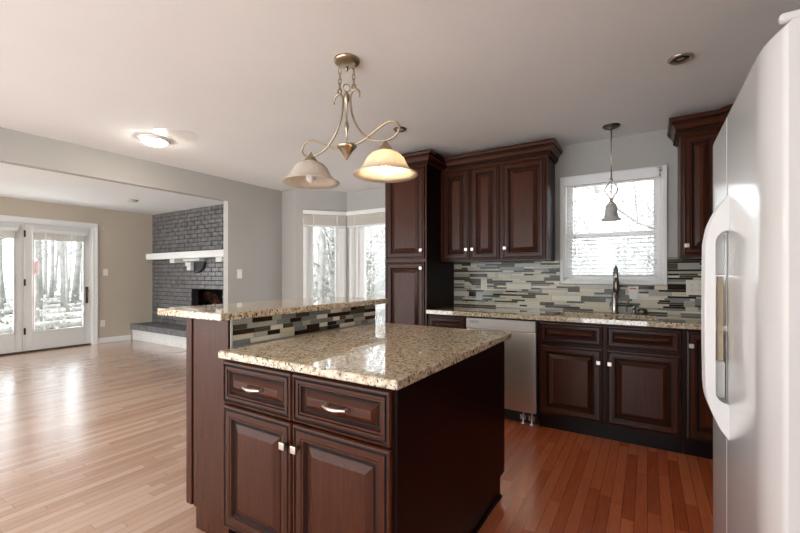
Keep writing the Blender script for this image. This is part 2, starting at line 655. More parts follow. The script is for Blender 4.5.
BA, BB, BC, BD = (-4.16, YW), (-3.70, 4.47), (-2.70, 4.47), (-2.24, YW)
BZ0, BZ1 = 0.42, 2.04
for nm, a, b, t0, t1 in (('wall_bay_left', BA, BB, 0.155, 0.645), ('wall_bay_center', BB, BC, 0.115, 0.885), ('wall_bay_right', BC, BD, 0.10, 0.60)):
    g = G()
    wall_with_hole(g, a, b, BZ0, BZ1, t0, t1, frame_T(a, b))
    struct(nm, g, 'wall')


def bay_window(num, a, b, t0, t1, label_blind, s=0.09):
    T = frame_T(a, b)
    c = T @ V(((t0 + t1) / 2, 0, BZ0))
    e = bpy.data.objects.new('window_%d' % num, None)
    e['kind'] = 'structure'
    e.location = c
    COL.objects.link(e)
    g = G(); g.T = T
    w = 0.06
    for x0, x1 in ((t0 - w, t0), (t1, t1 + w)):
        g.box(x0, x1, -0.018, 0.0, BZ0 - 0.03, BZ1 + w, bev=0.004)
        xc = x0 + 0.3 * w
        g.box(x0 + 0.012, x1 - 0.012, -0.026, -0.016, BZ0 - 0.03, BZ1 + w - 0.01, bev=0.003)
    g.box(t0 - w, t1 + w, -0.018, 0.0, BZ1, BZ1 + w, bev=0.004)
    g.box(t0 - w - 0.02, t1 + w + 0.02, -0.05, 0.05, BZ0 - 0.035, BZ0, bev=0.005)
    finish('window_casing', g, 'trim', e)
    g = G(); g.T = T
    for x0, x1, q in ((t0, t0 + s, 1), (t1 - s, t1, -1)):
        g.box(x0, x1, 0.05, 0.10, BZ0, BZ1, bev=0.004)
        xa, xb = (x0, x0 + s * 0.45) if q > 0 else (x1 - s * 0.45, x1)
        g.box(xa, xb, 0.025, 0.06, BZ0, BZ1, bev=0.006)
    g.box(t0, t0 + 0.018, 0.0, 0.14, BZ0, BZ1)
    g.box(t1 - 0.018, t1, 0.0, 0.14, BZ0, BZ1)
    g.box(t0, t1, 0.05, 0.10, BZ0, BZ0 + 0.06, bev=0.004)
    g.box(t0, t1, 0.05, 0.10, BZ1 - 0.05, BZ1, bev=0.004)
    finish('sash', g, 'trim', e)
    g = G(); g.T = T
    g.box(t0 + s, t1 - s, 0.072, 0.078, BZ0 + 0.06, BZ1 - 0.05)
    finish('window_pane', g, 'glass', e)
    if not label_blind:
        return
    # raised blind with its valance
    c = T @ V(((t0 + t1) / 2, -0.05, 1.92))
    bl = thing('window_blind', label_blind, 'blind', c)
    g = G(); g.T = T
    g.box(t0 - 0.065, t1 + 0.055, -0.075, -0.02, 2.085, 2.145, bev=0.004)
    finish('valance', g, 'trim', bl)
    g = G(); g.T = T
    for k in range(11):
        z = 1.945 + k * 0.0125
        g.box(t0 - 0.055, t1 + 0.055, -0.07, -0.022, z, z + 0.0085)
    finish('slats', g, 'cream', bl)
    g = G(); g.T = T
    g.box(t0 - 0.055, t1 + 0.055, -0.07, -0.022, 1.917, 1.941, bev=0.004)
    finish('bottom_rail', g, 'trim', bl)
    for t in (t0 + 0.08, t1 - 0.08):
        g = G(); g.T = T
        g.box(t - 0.01, t + 0.01, -0.073, -0.069, 1.93, 2.09)
        finish('ladder_tape', g, 'cream', bl)


bay_window(2, BA, BB, 0.155, 0.645, 'cream blind drawn up at the top of the angled left bay window')
bay_window(3, BB, BC, 0.115, 0.885, 'cream blind drawn up at the top of the bay window next to the tall cabinet', s=0.16)

bay_window(4, BC, BD, 0.10, 0.60, '')

# ------------------------------------------------------------------ family room: door wall
DY0, DY1, DZ = 1.29, 3.085, 2.085
g = G()
g.box(XL - 0.12, XL, YBACK, DY0, 0, CE)
g.box(XL - 0.12, XL, DY1, YBR, 0, CE)
g.box(XL - 0.12, XL, DY0, DY1, DZ, CE)
struct('wall_left', g, 'tan')
g = G()
for y0, y1 in ((DY0 - 0.075, DY0), (DY1, DY1 + 0.075)):
    g.box(XL, XL + 0.02, y0, y1, 0, DZ - 0.0005, bev=0.002)
    g.box(XL + 0.016, XL + 0.03, y0 + 0.045 if y0 > 2 else y0, y1 if y0 > 2 else y1 - 0.045, 0, DZ - 0.001, bev=0.003)
g.box(XL, XL + 0.02, DY0 - 0.075, DY1 + 0.075, DZ, DZ + 0.075, bev=0.004)
g.box(XL - 0.12, XL, DY0, DY0 + 0.02, 0, DZ)
g.box(XL - 0.12, XL, DY1 - 0.02, DY1, 0, DZ)
g.box(XL - 0.12, XL, DY0, DY1, DZ - 0.02, DZ)
struct('trim_1', g, 'trim')
struct('trim_2', G().box(XL - 0.13, XL + 0.01, DY0 + 0.02, DY1 - 0.02, 0.0, 0.022, bev=0.003), 'brassblack')


def patio_door(num, y0, y1):
    x0, x1 = XL - 0.075, XL - 0.03
    e = bpy.data.objects.new('door_%d' % num, None)
    e['kind'] = 'structure'
    e.location = (XL - 0.05, (y0 + y1) / 2, 0.024)
    COL.objects.link(e)
    g = G()
    st = 0.088
    zb, zt, gb, gt = 0.024, DZ - 0.022, 0.315, DZ - 0.125
    g.box(x0, x1, y0, y0 + st, zb, zt, bev=0.003)
    g.box(x0, x1, y1 - st, y1, zb, zt, bev=0.003)
    g.box(x0, x1, y0 + st, y1 - st, zb, gb, bev=0.003)
    g.box(x0, x1, y0 + st, y1 - st, gt, zt, bev=0.003)
    finish('door_frame', g, 'doorpaint', e)
    g = G()
    a = 0.02
    for q in ((y0 + st, y0 + st + a, gb, gt), (y1 - st - a, y1 - st, gb, gt), (y0 + st, y1 - st, gb, gb + a), (y0 + st, y1 - st, gt - a, gt)):
        g.box(x1 - 0.004, x1 + 0.012, q[0], q[1], q[2], q[3], bev=0.004)
    finish('glazing_bead', g, 'trim', e)
    finish('door_pane', G().box(XL - 0.056, XL - 0.05, y0 + st, y1 - st, gb, gt), 'glass', e)
    return e, (y0 + st, y1 - st, gb, gt)


mid = (DY0 + DY1) / 2 - 0.01
d1, r1 = patio_door(1, DY0 + 0.024, mid - 0.02)
d2, r2 = patio_door(2, mid + 0.012, DY1 - 0.024)
struct('trim_3', G().box(XL - 0.10, XL - 0.035, mid - 0.018, mid + 0.010, 0.024, DZ - 0.02), 'doorpaint')
for k, z in enumerate((1.90, 1.12, 0.34)):
    g = G()
    g.box(XL - 0.029, XL - 0.02, mid - 0.004, mid + 0.02, z - 0.05, z + 0.05, bev=0.002)
    g.lathe((XL - 0.02, mid + 0.004, z - 0.055), [(0.007, 0), (0.007, 0.11)], 10)
    finish('hinge', g, 'iron', d2)
g = G()
yh = DY1 - 0.024 - 0.05
g.box(XL - 0.029, XL - 0.02, yh - 0.02, yh + 0.02, 0.74, 1.03, bev=0.004)
g.tube(bez([(XL - 0.02, yh, 0.97), (XL + 0.03, yh, 0.97), (XL + 0.04, yh - 0.01, 0.96), (XL + 0.045, yh - 0.015, 0.85)]), 0.009)
g.lathe((XL - 0.02, yh, 0.78), [(0.014, 0), (0.014, 0.014), (0.006, 0.016)], 12, axis='x')
finish('door_handle', g, 'brassblack', d2)
for r, lab in ((r1, 'cream blind drawn up at the top of the left patio door'), (r2, 'cream blind drawn up at the top of the patio door with the handle')):
    y0, y1, gb, gt = r
    b = thing('door_blind', lab, 'blind', (XL - 0.01, (y0 + y1) / 2, gt - 0.15))
    finish('headrail', G().box(XL - 0.028, XL + 0.03, y0 - 0.01, y1 + 0.03, gt - 0.03, gt + 0.025, bev=0.004), 'trim', b)
    g = G()
    for k in range(10):
        z = gt - 0.148 + k * 0.0118
        g.box(XL - 0.026, XL + 0.018, y0 + 0.005, y1 - 0.005, z, z + 0.008)
    finish('slats', g, 'cream', b)
    for t in (0.22, 0.72):
        g = G()
        yy = y0 + (y1 - y0) * t
        g.box(XL + 0.0185, XL + 0.022, yy - 0.012, yy + 0.012, gt - 0.15, gt - 0.03)
        finish('ladder_tape', g, 'trim', b)

g = G()
for q in (((XL, DY1 + 0.075), (XL, 3.70)), ((XL, YBACK), (XL, DY0 - 0.075))):
    g.box(XL, XL + 0.014, q[0][1], q[1][1], 0, 0.10, bev=0.003)
    g.box(XL, XL + 0.026, q[0][1], q[1][1], 0, 0.02, bev=0.006)
struct('baseboard_left', g, 'trim')
g = G()
g.box(XB, XB + 0.014, 3.06, YW, 0, 0.10, bev=0.003)
struct('baseboard_dining', g, 'trim')


def wall_plate(name, label, cat, c, face, w=0.07, h=0.115, kind='switch', mat='plastic', group=None):
    """face: 'x' looks to +X, 'y' looks to -Y"""
    t = thing(name, label, cat, (c[0], c[1], c[2] - h / 2), group)
    T = Matrix.Translation(V(c)) @ (Matrix.Rotation(pi / 2, 4, 'Z') if face == 'x' else Matrix.Identity(4))
    g = G(); g.T = T
    g.box(-w / 2, w / 2, -0.006, 0, -h / 2, h / 2, bev=0.003)
    finish('cover_plate', g, mat, t)
    n = max(1, round(w / 0.07))
    for k in range(n):
        x = (k - (n - 1) / 2) * 0.048
        g = G(); g.T = T
        if kind == 'switch':
            g.box(x - 0.005, x + 0.005, -0.016, -0.005, -0.006, 0.016, bev=0.002)
            g.box(x - 0.017, x + 0.017, -0.0075, -0.005, -0.033, 0.033, bev=0.001)
            finish('toggle', g, mat, t)
        else:
            for zz in (-0.022, 0.022):
                g.lathe((x, -0.0055, zz), [(0.0165, 0), (0.0155, -0.003)], 18, axis='y')
            finish('socket', g, mat, t)
            for zz in (-0.022, 0.022):
                g = G(); g.T = T
                g.box(x - 0.0075, x - 0.0055, -0.0093, -0.0075, zz - 0.001, zz + 0.007)
                g.box(x + 0.0055, x + 0.0075, -0.0093, -0.0075, zz - 0.001, zz + 0.006)
                g.lathe((x, -0.0085, zz - 0.007), [(0.0022, 0), (0.0022, -0.0009)], 8, axis='y')
                finish('slots', g, 'iron', t)
    return t


wall_plate('light_switch', 'white light switch on the tan wall right of the patio door', 'light switch', (XL + 0.0005, 3.285, 1.29), 'x', w=0.075, h=0.12)
wall_plate('wall_outlet', 'white power outlet low on the tan wall above the baseboard', 'outlet', (XL + 0.0005, 3.24, 0.36), 'x', w=0.075, h=0.12, kind='outlet')
wall_plate('light_switch', 'white light switch on the grey wall right of the brick chimney', 'light switch', (XB + 0.0005, 3.225, 1.255), 'x', w=0.072, h=0.117)
g = G()
g.box(XL, XL + 0.012, 3.24, 3.25, 2.07, 2.12, bev=0.002)
g.tube([(XL + 0.01, 3.245, 2.10), (XL + 0.03, 3.245, 2.085), (XL + 0.03, 3.245, 2.10)], 0.003)
tag(finish('curtain_hook', g, 'plastic'), 'tiny white hook on the tan wall by the top corner of the patio door', 'hook')

# ------------------------------------------------------------------ brick chimney wall
BX0, BX1 = XL, XB - 0.09
FX0, FX1, FZ0, FZ1 = -7.02, -6.10, 0.31, 0.985
random.seed(4)
g = G()
y = YBR
for q in ((BX0, FX0, 0, CE), (FX1, BX1, 0, CE), (FX0, FX1, 0, FZ0), (FX0, FX1, FZ1, CE)):
    g.box(q[0], q[1], y, y + 0.12, q[2], q[3], mi=1)
rows = 32
rh = CE / rows
for r in range(rows):
    x = BX0 - (0.105 if r % 2 else 0)
    while x < BX1:
        a, b = max(x + 0.006, BX0), min(x + 0.204, BX1)
        z0, z1 = r * rh + 0.006, (r + 1) * rh - 0.006
        x += 0.21
        if b - a < 0.02:
            continue
        for (aa, bb) in ([(a, b)] if z1 < FZ0 or z0 > FZ1 - 0.01 else [(a, min(b, FX0)), (max(a, FX1), b)]):
            if bb - aa > 0.015:
                g.box(aa, bb, y - 0.010 - random.random() * 0.004, y + 0.01, z0, z1, bev=0.003, seg=1)
struct('wall_chimney', g, ['brick', 'mortar'])
g = G()
g.box(FX0 - 1.1, FX1 + 0.02, y + 0.60, y + 0.65, FZ0 - 0.1, FZ1 + 0.02)
g.box(FX0 - 1.15, FX0 - 1.1, y + 0.125, y + 0.65, FZ0 - 0.1, FZ1 + 0.02)
g.box(FX1, FX1 + 0.06, y + 0.125, y + 0.65, FZ0 - 0.1, FZ1 + 0.02)
g.box(FX0 - 1.1, FX1 + 0.02, y + 0.125, y + 0.65, FZ1, FZ1 + 0.05)
g.box(FX0 - 1.1, FX1 + 0.02, y + 0.125, y + 0.65, FZ0 - 0.1, FZ0)
fb = tag(finish('firebox', g, 'iron'), 'black firebox opening in the dark brick chimney wall', 'fireplace')
g = G()
for k in range(13):
    a = pi * k / 12
    for rr in range(3):
        R = 0.20 + rr * 0.062
        cx, cz = -7.40 - R * cos(a), 0.60 + R * 0.92 * sin(a)
        g.T = Matrix.Translation((cx, y + 0.54, cz)) @ Matrix.Rotation(a - pi / 2, 4, 'Y')
        g.box(-0.028 - rr * 0.006, 0.028 + rr * 0.006, -0.02 - random.random() * 0.03, 0.05, -0.028, 0.028, bev=0.004, seg=1)
g.T = Matrix.Identity(4)
tag(finish('soot_arch', g, 'soot'), 'reddish brown sooty brick arch inside the firebox', 'brick arch')
lg = thing('log_grate', 'charred logs on an iron grate inside the firebox', 'logs', (-6.56, y + 0.3, FZ0))
for k, (dx, dz, yy) in enumerate(((-0.02, 0.13, 0.22), (0.03, 0.13, 0.34), (0.0, 0.235, 0.28))):
    g = G()
    pts = [(-6.56 + dx - 0.28 + 0.14 * i, y + yy + 0.012 * sin(i * 2 + k), FZ0 + dz + 0.008 * cos(i * 3 + k)) for i in range(5)]
    g.tube(pts, [0.05, 0.055, 0.052, 0.056, 0.048], 10)
    finish('log', g, 'char', lg)
g = G()
for k in range(5):
    x = -6.80 + k * 0.12
    g.tube([(x, y + 0.15, FZ0 + 0.13), (x, y + 0.15, FZ0 + 0.07), (x, y + 0.42, FZ0 + 0.07), (x, y + 0.42, FZ0 + 0.14)], 0.008, 6)
for yy in (0.2, 0.36):
    g.tube([(-6.84, y + yy, FZ0), (-6.84, y + yy, FZ0 + 0.062), (-6.28, y + yy, FZ0 + 0.062), (-6.28, y + yy, FZ0)], 0.008, 6)
finish('grate', g, 'iron', lg)

# mantel shelf with corbels
mt = thing('mantel_shelf', 'long white mantel shelf across the dark brick chimney wall', 'mantel', (-6.5, 3.97, 1.53))
finish('shelf_board', G().box(-8.10, BX1 - 0.01, 3.83, YBR - 0.012, 1.53, 1.645, bev=0.006), 'trim', mt)
for x0 in (-7.24, -5.86):
    g = G()
    g.box(x0 - 0.08, x0 + 0.08, 3.86, YBR - 0.012, 1.455, 1.529, bev=0.004)
    finish('corbel', g, 'whitebrick', mt)
g = G()
for r, (a, b) in enumerate(((-7.10, -6.60), (-7.03, -6.86), (-6.98, -6.86))):
    g.box(a, b, 3.98 + 0.0 * r, YBR - 0.012, 1.475 - r * 0.075 + (0.0 if r else 0.01), 1.529 - r * 0.065 + (0.0 if r == 0 else 0.0), bev=0.004)
tag(finish('corbel_course', g, 'whitebrick'), 'stepped white bricks under the middle of the mantel shelf', 'bricks')
g = G()
pts = [(-6.86, 1.47), (-6.55, 1.47)] + [(-6.86 + 0.31 * cos(a), 1.47 - 0.20 * sin(a)) for a in [pi / 2 * k / 8 for k in range(1, 8)]] + [(-6.86, 1.27)]
fr = [g.v((x, YBR - 0.06, z)) for x, z in pts]
bk = [g.v((x, YBR - 0.012, z)) for x, z in pts]
g.f(fr); g.f(bk[::-1])
for k in range(len(pts)):
    j = (k + 1) % len(pts)
    g.f([fr[k], fr[j], bk[j], bk[k]])
tag(finish('flue_cover', g, 'iron'), 'black rounded iron cover on the bricks under the mantel shelf', 'flue cover')

# hearth
hy = 3.70
ht = thing('raised_hearth', 'raised brick hearth with white front and charcoal cap along the chimney wall', 'hearth', (-6.5, 3.9, 0))
g = G()
g.box(XL + 0.02, BX1, hy + 0.03, YBR - 0.016, 0, 0.20, mi=1)
for r in range(3):
    z0 = r * 0.066 + 0.004
    x = XL + 0.02 - (0.1 if r % 2 else 0)
    while x < BX1:
        a, b = max(x + 0.003, XL + 0.02), min(x + 0.207, BX1)
        if b - a > 0.02:
            g.box(a, b, hy + 0.02, hy + 0.05, z0, z0 + 0.06, bev=0.003, seg=1)
        x += 0.21
finish('hearth_base', g, ['whitebrick', 'whitebrick'], ht)
g = G()
x = XL + 0.016
g.box(XL + 0.016, BX1, hy + 0.01, YBR - 0.016, 0.20, 0.295, mi=1)
while x < BX1 - 0.05:
    g.box(x + 0.003, x + 0.066, hy - 0.015, hy + 0.19, 0.203, 0.305, bev=0.004, seg=1)
    g.box(x + 0.003, x + 0.066, hy + 0.196, YBR - 0.016, 0.203, 0.305, bev=0.004, seg=1)
    x += 0.069
finish('hearth_cap', g, ['brick', 'mortar'], ht)

# ------------------------------------------------------------------ cabinets
DOOR_R = [(0, 0), (0, 0.012), (0.004, 0.018), (0.012, 0.019), (0.015, 0.0155), (0.019, 0.0155), (0.023, 0.019), (0.046, 0.019),
          (0.050, 0.0165), (0.057, 0.0165), (0.061, 0.0095), (0.067, 0.0035), (0.074, 0.0035), (0.077, 0.006), (0.102, 0.0175), (0.105, 0.0185)]
DOOR_MI = [0, 0, 0, 1, 1, 1, 0, 1, 0, 0, 1, 1, 1, 0, 0]
DRAW_R = [(0, 0), (0, 0.013), (0.004, 0.019), (0.011, 0.020), (0.014, 0.0155), (0.018, 0.0155), (0.022, 0.0195), (0.033, 0.0195),
          (0.036, 0.0150), (0.042, 0.0150), (0.045, 0.0085), (0.051, 0.0035), (0.056, 0.0035), (0.059, 0.006), (0.078, 0.0185), (0.080, 0.019)]


def knob(parent, x, y, z, T=None):
    g = G()
    if T is not None:
        g.T = T
    g.lathe((x, y, z), [(0.007, 0), (0.006, -0.012), (0.009, -0.016)], 12, axis='y')
    g.box(x - 0.0145, x + 0.0145, y - 0.028, y - 0.016, z - 0.0145, z + 0.0145, bev=0.003)
    finish('knob', g, 'nickel', parent)


def pull(parent, x, y, z, w=0.096):
    g = G()
    for s in (-1, 1):
        g.lathe((x + s * w / 2, y, z), [(0.0085, 0), (0.0065, -0.006), (0.0055, -0.022)], 12, axis='y')
    pts = bez([(x - w / 2 - 0.006, y - 0.020, z), (x - w / 4, y - 0.029, z - 0.001), (x, y - 0.032, z - 0.002), (x + w / 4, y - 0.029, z - 0.001), (x + w / 2 + 0.006, y - 0.020, z)])
    n = len(pts)
    g.tube(pts, [0.005 + 0.004 * sin(pi * i / (n - 1)) for i in range(n)], 10)
    finish('pull', g, 'nickel', parent)


def door(parent, x0, x1, z0, z1, y, kx=None, kz=None, T=None, rings=DOOR_R, name='door'):
    g = G()
    if T is not None:
        g.T = T
    g.panel(x0, x1, z0, z1, y, rings, DOOR_MI)
    o = finish(name, g, ['cherry' if name == 'door' else 'cherry_h', 'glaze'], parent)
    if kx is not None:
        knob(o, kx, y - 0.0185, kz, T)
    return o


CROWN = [(0.0, 0.0), (0.014, 0.0), (0.014, 0.010), (0.023, 0.014), (0.023, 0.036), (0.031, 0.040), (0.035, 0.048), (0.044, 0.068),
         (0.056, 0.080), (0.056, 0.088), (0.066, 0.092), (0.072, 0.106), (0.072, 0.122), (0.0, 0.122)]
CROWN_MI = [0, 0, 1, 1, 1, 0, 0, 0, 1, 1, 0, 0, 0, 0]


def crown(path, z, label):
    g = G()
    g.sweep_profile(path, [(o, z + h) for o, h in CROWN], mis=CROWN_MI)
    # rope bead under the cove
    for a, b in zip(path, path[1:]):
        A, B = V((a[0], a[1], 0)), V((b[0], b[1], 0))
        d = (B - A); ln = d.length; d.normalize()
        nn = V((d.y, -d.x, 0))
        k = 0.01
        while k < ln:
            p = A + d * k + nn * 0.025
            up = V((0, 0, 1))
            g.tube([p + V((0, 0, z + 0.017)) - d * 0.008, p + V((0, 0, z + 0.033)) + d * 0.008], 0.0065, 5)
            k += 0.021
    return tag(finish('crown_moulding', g, ['cherry_h', 'glaze']), label, 'crown moulding')


# tall pantry cabinet
ZU0, ZU1 = 1.372, 2.285
TX0, TX1, TY = -2.235, -1.765, 3.30
t = thing('pantry_cabinet', 'tall dark cherry pantry cabinet between the bay window and the upper cabinets', 'cabinet', ((TX0 + TX1) / 2, 3.6, 0))
finish('carcass', G().box(TX0, TX1, TY, YW - 0.002, 0.10, 2.29, bev=0.002), 'cherry_shaded', t)
finish('toe_kick', G().box(TX0 + 0.005, TX1 - 0.005, TY + 0.07, YW - 0.002, 0, 0.099), 'black', t)
door(t, TX0 + 0.018, TX1 - 0.018, 1.395, 2.265, TY - 0.001, TX1 - 0.045, 1.475)
door(t, TX0 + 0.018, TX1 - 0.018, 0.125, 1.365, TY - 0.001, TX1 - 0.045, 1.305)
finish('face_frame', G().box(TX0, TX1, TY - 0.004, TY, 0.10, 2.29), 'cherry', t)
crown([(TX0, YW - 0.01), (TX0, TY), (TX1, TY), (TX1, 3.655)], 2.275, 'dark cherry crown moulding around the top of the tall pantry cabinet')

# uppers left of the window
UY = 3.60
u1 = thing('wall_cabinet', 'two-door dark cherry wall cabinet beside the tall pantry cabinet', 'cabinet', (-1.45, 3.76, ZU0))
finish('carcass', G().box(-1.763, -1.147, UY, YW - 0.002, ZU0, 2.29, bev=0.002), 'cherry_shaded', u1)
finish('face_frame', G().box(-1.763, -1.147, UY - 0.004, UY, ZU0, 2.29), 'cherry', u1)
door(u1, -1.735, -1.452, 1.385, 2.262, UY - 0.005, -1.478, 1.485)
door(u1, -1.440, -1.160, 1.385, 2.262, UY - 0.005, -1.414, 1.485)
u2 = thing('wall_cabinet', 'single-door dark cherry wall cabinet with a bright sheen just left of the sink window', 'cabinet', (-0.94, 3.76, ZU0))
finish('carcass', G().box(-1.145, -0.735, UY, YW - 0.002, ZU0, 2.29, bev=0.002), 'cherry_shaded', u2)
finish('face_frame', G().box(-1.145, -0.735, UY - 0.004, UY, ZU0, 2.29), 'cherry', u2)
door(u2, -1.130, -0.752, 1.385, 2.262, UY - 0.005, -1.102, 1.485)
crown([(-1.688, UY - 0.004), (-0.735, UY - 0.004), (-0.735, YW - 0.01)], 2.275, 'dark cherry crown moulding over the wall cabinets left of the sink window')

# uppers right of the window: narrow one and the diagonal corner one
u3 = thing('wall_cabinet', 'narrow dark cherry wall cabinet right of the sink window beside the fridge', 'cabinet', (0.33, 3.76, ZU0))
finish('carcass', G().box(0.207, 0.447, UY, YW - 0.002, ZU0, 2.29, bev=0.002), 'cherry_shaded', u3)
finish('face_frame', G().box(0.207, 0.447, UY - 0.004, UY, ZU0, 2.29), 'cherry', u3)
NAR = [(a * 0.92, b) for a, b in DOOR_R]
door(u3, 0.222, 0.436, 1.385, 2.262, UY - 0.005, 0.245, 1.455, rings=NAR)
u4 = thing('corner_cabinet', 'diagonal dark cherry corner wall cabinet behind the fridge', 'cabinet', (0.8, 3.7, ZU0))
g = G()
pl = [(0.449, YW - 0.002), (0.449, UY), (0.74, 3.31), (XR - 0.002, 3.31), (XR - 0.002, YW - 0.002)]
lo = [g.v((x, yy, ZU0)) for x, yy in pl]; hi = [g.v((x, yy, 2.29)) for x, yy in pl]
g.f(lo[::-1]); g.f(hi)
for k in range(5):
    j = (k + 1) % 5
    g.f([lo[k], lo[j], hi[j], hi[k]])
finish('carcass', g, 'cherry_shaded', u4)
Td = Matrix.Translation((0.449, UY, 0)) @ Matrix.Rotation(-pi / 4, 4, 'Z')
door(u4, 0.02, 0.39, 1.385, 2.262, -0.002, 0.048, 1.455, T=Td)
crown([(0.207, YW - 0.01), (0.207, UY - 0.004), (0.447, UY - 0.004), (0.742, 3.305), (XR - 0.002, 3.305)], 2.275, 'dark cherry crown moulding over the corner cabinets above the fridge')

# base cabinets along the window wall
BY = 3.325
TOEZ = 0.105


def base_cab(label, x0, x1, fronts, open_left=False):
    t = thing('base_cabinet', label, 'cabinet', ((x0 + x1) / 2, 3.6, 0))
    g = G()
    w = 0.018
    g.box(x0, x0 + w, BY, YW - 0.012, TOEZ, 0.872)
    g.box(x1 - w, x1, BY, YW - 0.012, TOEZ, 0.872)
    g.box(x0 + w, x1 - w, BY, YW - 0.012, TOEZ, TOEZ + w)
    g.box(x0 + w, x1 - w, YW - 0.03, YW - 0.012, TOEZ + w, 0.872)
    finish('carcass', g, 'cherry_shaded', t)
    g = G()
    g.box(x0, x1, BY - 0.003, BY + 0.016, TOEZ, 0.874)
    finish('face_frame', g, 'cherry_shaded', t)
    finish('toe_kick', G().box(x0, x1, BY + 0.045, BY + 0.06, 0, TOEZ), 'cherry_shaded', t)
    for f in fronts:
        kind, a, b, z0, z1 = f[:5]
        if kind == 'drawer':
            o = door(t, a, b, z0, z1, BY - 0.004, rings=DRAW_R, name='drawer')
        else:
            door(t, a, b, z0, z1, BY - 0.004, f[5], f[6], rings=f[7] if len(f) > 7 else DOOR_R)
    return t


base_cab('dark cherry drawer base cabinet between the pantry cabinet and the dishwasher', -1.763, -1.372,
         [('drawer', -1.75, -1.384, 0.70, 0.858), ('door', -1.75, -1.384, 0.13, 0.688, -1.41, 0.60)])
base_cab('dark cherry sink base cabinet with two doors below the window', -0.752, 0.207,
         [('drawer', -0.740, -0.283, 0.700, 0.862), ('drawer', -0.262, 0.196, 0.700, 0.862),
          ('door', -0.740, -0.283, 0.130, 0.686, -0.310, 0.585), ('door', -0.262, 0.196, 0.130, 0.686, -0.236, 0.585)])
base_cab('dark cherry base cabinet with a narrow door, half hidden by the fridge', 0.209, XR - 0.002,
         [('door', 0.224, 0.56, 0.130, 0.862, 0.250, 0.765), ('door', 0.58, 1.03, 0.130, 0.862, 1.0, 0.765)])

# dishwasher
dw = thing('dishwasher', 'stainless steel dishwasher with a pale control strip left of the sink cabinet', 'dishwasher', (-1.062, 3.6, 0))
DX0, DX1 = -1.366, -0.760
finish('tub', G().box(DX0, DX1, 3.335, YW - 0.03, 0.10, 0.865), 'black', dw)
g = G()
g.box(DX0 + 0.004, DX1 - 0.004, 3.292, 3.334, 0.115, 0.768, bev=0.004)
finish('door_panel', g, 'steel', dw)
cp = finish('control_panel', G().box(DX0 + 0.004, DX1 - 0.004, 3.284, 3.334, 0.772, 0.862, bev=0.006), 'panelgrey', dw)
g = G()
for k in range(3):
    g.box(DX0 + 0.04, DX0 + 0.12, 3.2825, 3.2845, 0.822 + k * 0.008, 0.826 + k * 0.008)
finish('badge', g, 'badge', cp)
g = G()
g.box(DX0 + 0.2, DX0 + 0.42, 3.280, 3.3, 0.772, 0.79, bev=0.004)
finish('latch_grip', g, 'panelgrey', cp)
finish('kick_plate', G().box(DX0 + 0.004, DX1 - 0.004, 3.36, 3.375, 0.01, 0.112), 'rubber', dw)
for x in (DX1 - 0.115, DX1 - 0.045):
    g = G()
    g.lathe((x, 3.335, 0.0), [(0.020, 0.0), (0.020, 0.014), (0.008, 0.018), (0.008, 0.10)], 12)
    g.box(x - 0.03, x + 0.018, 3.345, 3.353, 0.035, 0.075, bev=0.003)
    finish('foot', g, 'silverfoot', dw)

# back countertop with a sink cut-out
ZC0, ZC1 = 0.876, 0.914
CX0, CX1, CY0, CY1 = -1.764, XR - 0.002, 3.283, YW - 0.010
SX0, SX1, SY0, SY1 = -0.66, 0.06, 3.40, 3.755
g = G()
g.box(CX0, SX0, CY0, CY1, ZC0, ZC1, bev=0.004)
g.box(SX1, CX1, CY0, CY1, ZC0, ZC1, bev=0.004)
g.box(SX0 - 0.006, SX1 + 0.006, CY0, SY0, ZC0, ZC1, bev=0.004)
g.box(SX0 - 0.006, SX1 + 0.006, SY1, CY1, ZC0, ZC1, bev=0.004)
tag(finish('countertop', g, 'granite'), 'speckled granite countertop along the window wall around the sink', 'countertop')
sk = thing('kitchen_sink', 'stainless undermount sink set in the granite under the window', 'sink', (-0.30, 3.58, 0.69))
g = G()
a = 0.012
g.box(SX0 - 0.01, SX0 + 0.004, SY0 - 0.01, SY1 + 0.01, 0.70, 0.875)
g.box(SX1 - 0.004, SX1 + 0.01, SY0 - 0.01, SY1 + 0.01, 0.70, 0.875)
g.box(SX0 - 0.01, SX1 + 0.01, SY0 - 0.01, SY0 + 0.004, 0.70, 0.875)
g.box(SX0 - 0.01, SX1 + 0.01, SY1 - 0.004, SY1 + 0.01, 0.70, 0.875)
g.box(SX0 - 0.01, SX1 + 0.01, SY0 - 0.01, SY1 + 0.01, 0.69, 0.70)
finish('basin', g, 'steel', sk)
finish('drain', G().lathe((-0.30, 3.58, 0.70), [(0.045, 0), (0.045, 0.003), (0.035, 0.004), (0.03, 0.001)], 20), 'darkmetal', sk)

# faucet
fa = thing('kitchen_faucet', 'brushed nickel gooseneck faucet behind the sink', 'faucet', (-0.235, 3.82, ZC1))
fx, fy = -0.235, 3.82
g = G()
g.lathe((fx, fy, ZC1), [(0.032, 0), (0.032, 0.006), (0.028, 0.012), (0.025, 0.03), (0.025, 0.16), (0.020, 0.168), (0.016, 0.19)], 20)
finish('faucet_body', g, 'faucet', fa)
g = G()
pts = [(fx, fy, ZC1 + 0.18), (fx, fy, ZC1 + 0.28)]
pts += [(fx + 0.010 * (1 - cos(a)), fy - 0.065 * (1 - cos(a)), ZC1 + 0.31 + 0.085 * sin(a)) for a in [pi * k / 12 for k in range(0, 13)]]
pts += [(fx + 0.020, fy - 0.13, ZC1 + 0.295)]
g.tube(pts, 0.0155, 12)
finish('spout', g, 'faucet', fa)
g = G()
g.lathe((fx + 0.020, fy - 0.13, ZC1 + 0.19), [(0.020, 0.0), (0.024, 0.006), (0.023, 0.04), (0.020, 0.075), (0.0175, 0.108)], 16)
finish('spray_head', g, 'darkmetal', fa)
g = G()
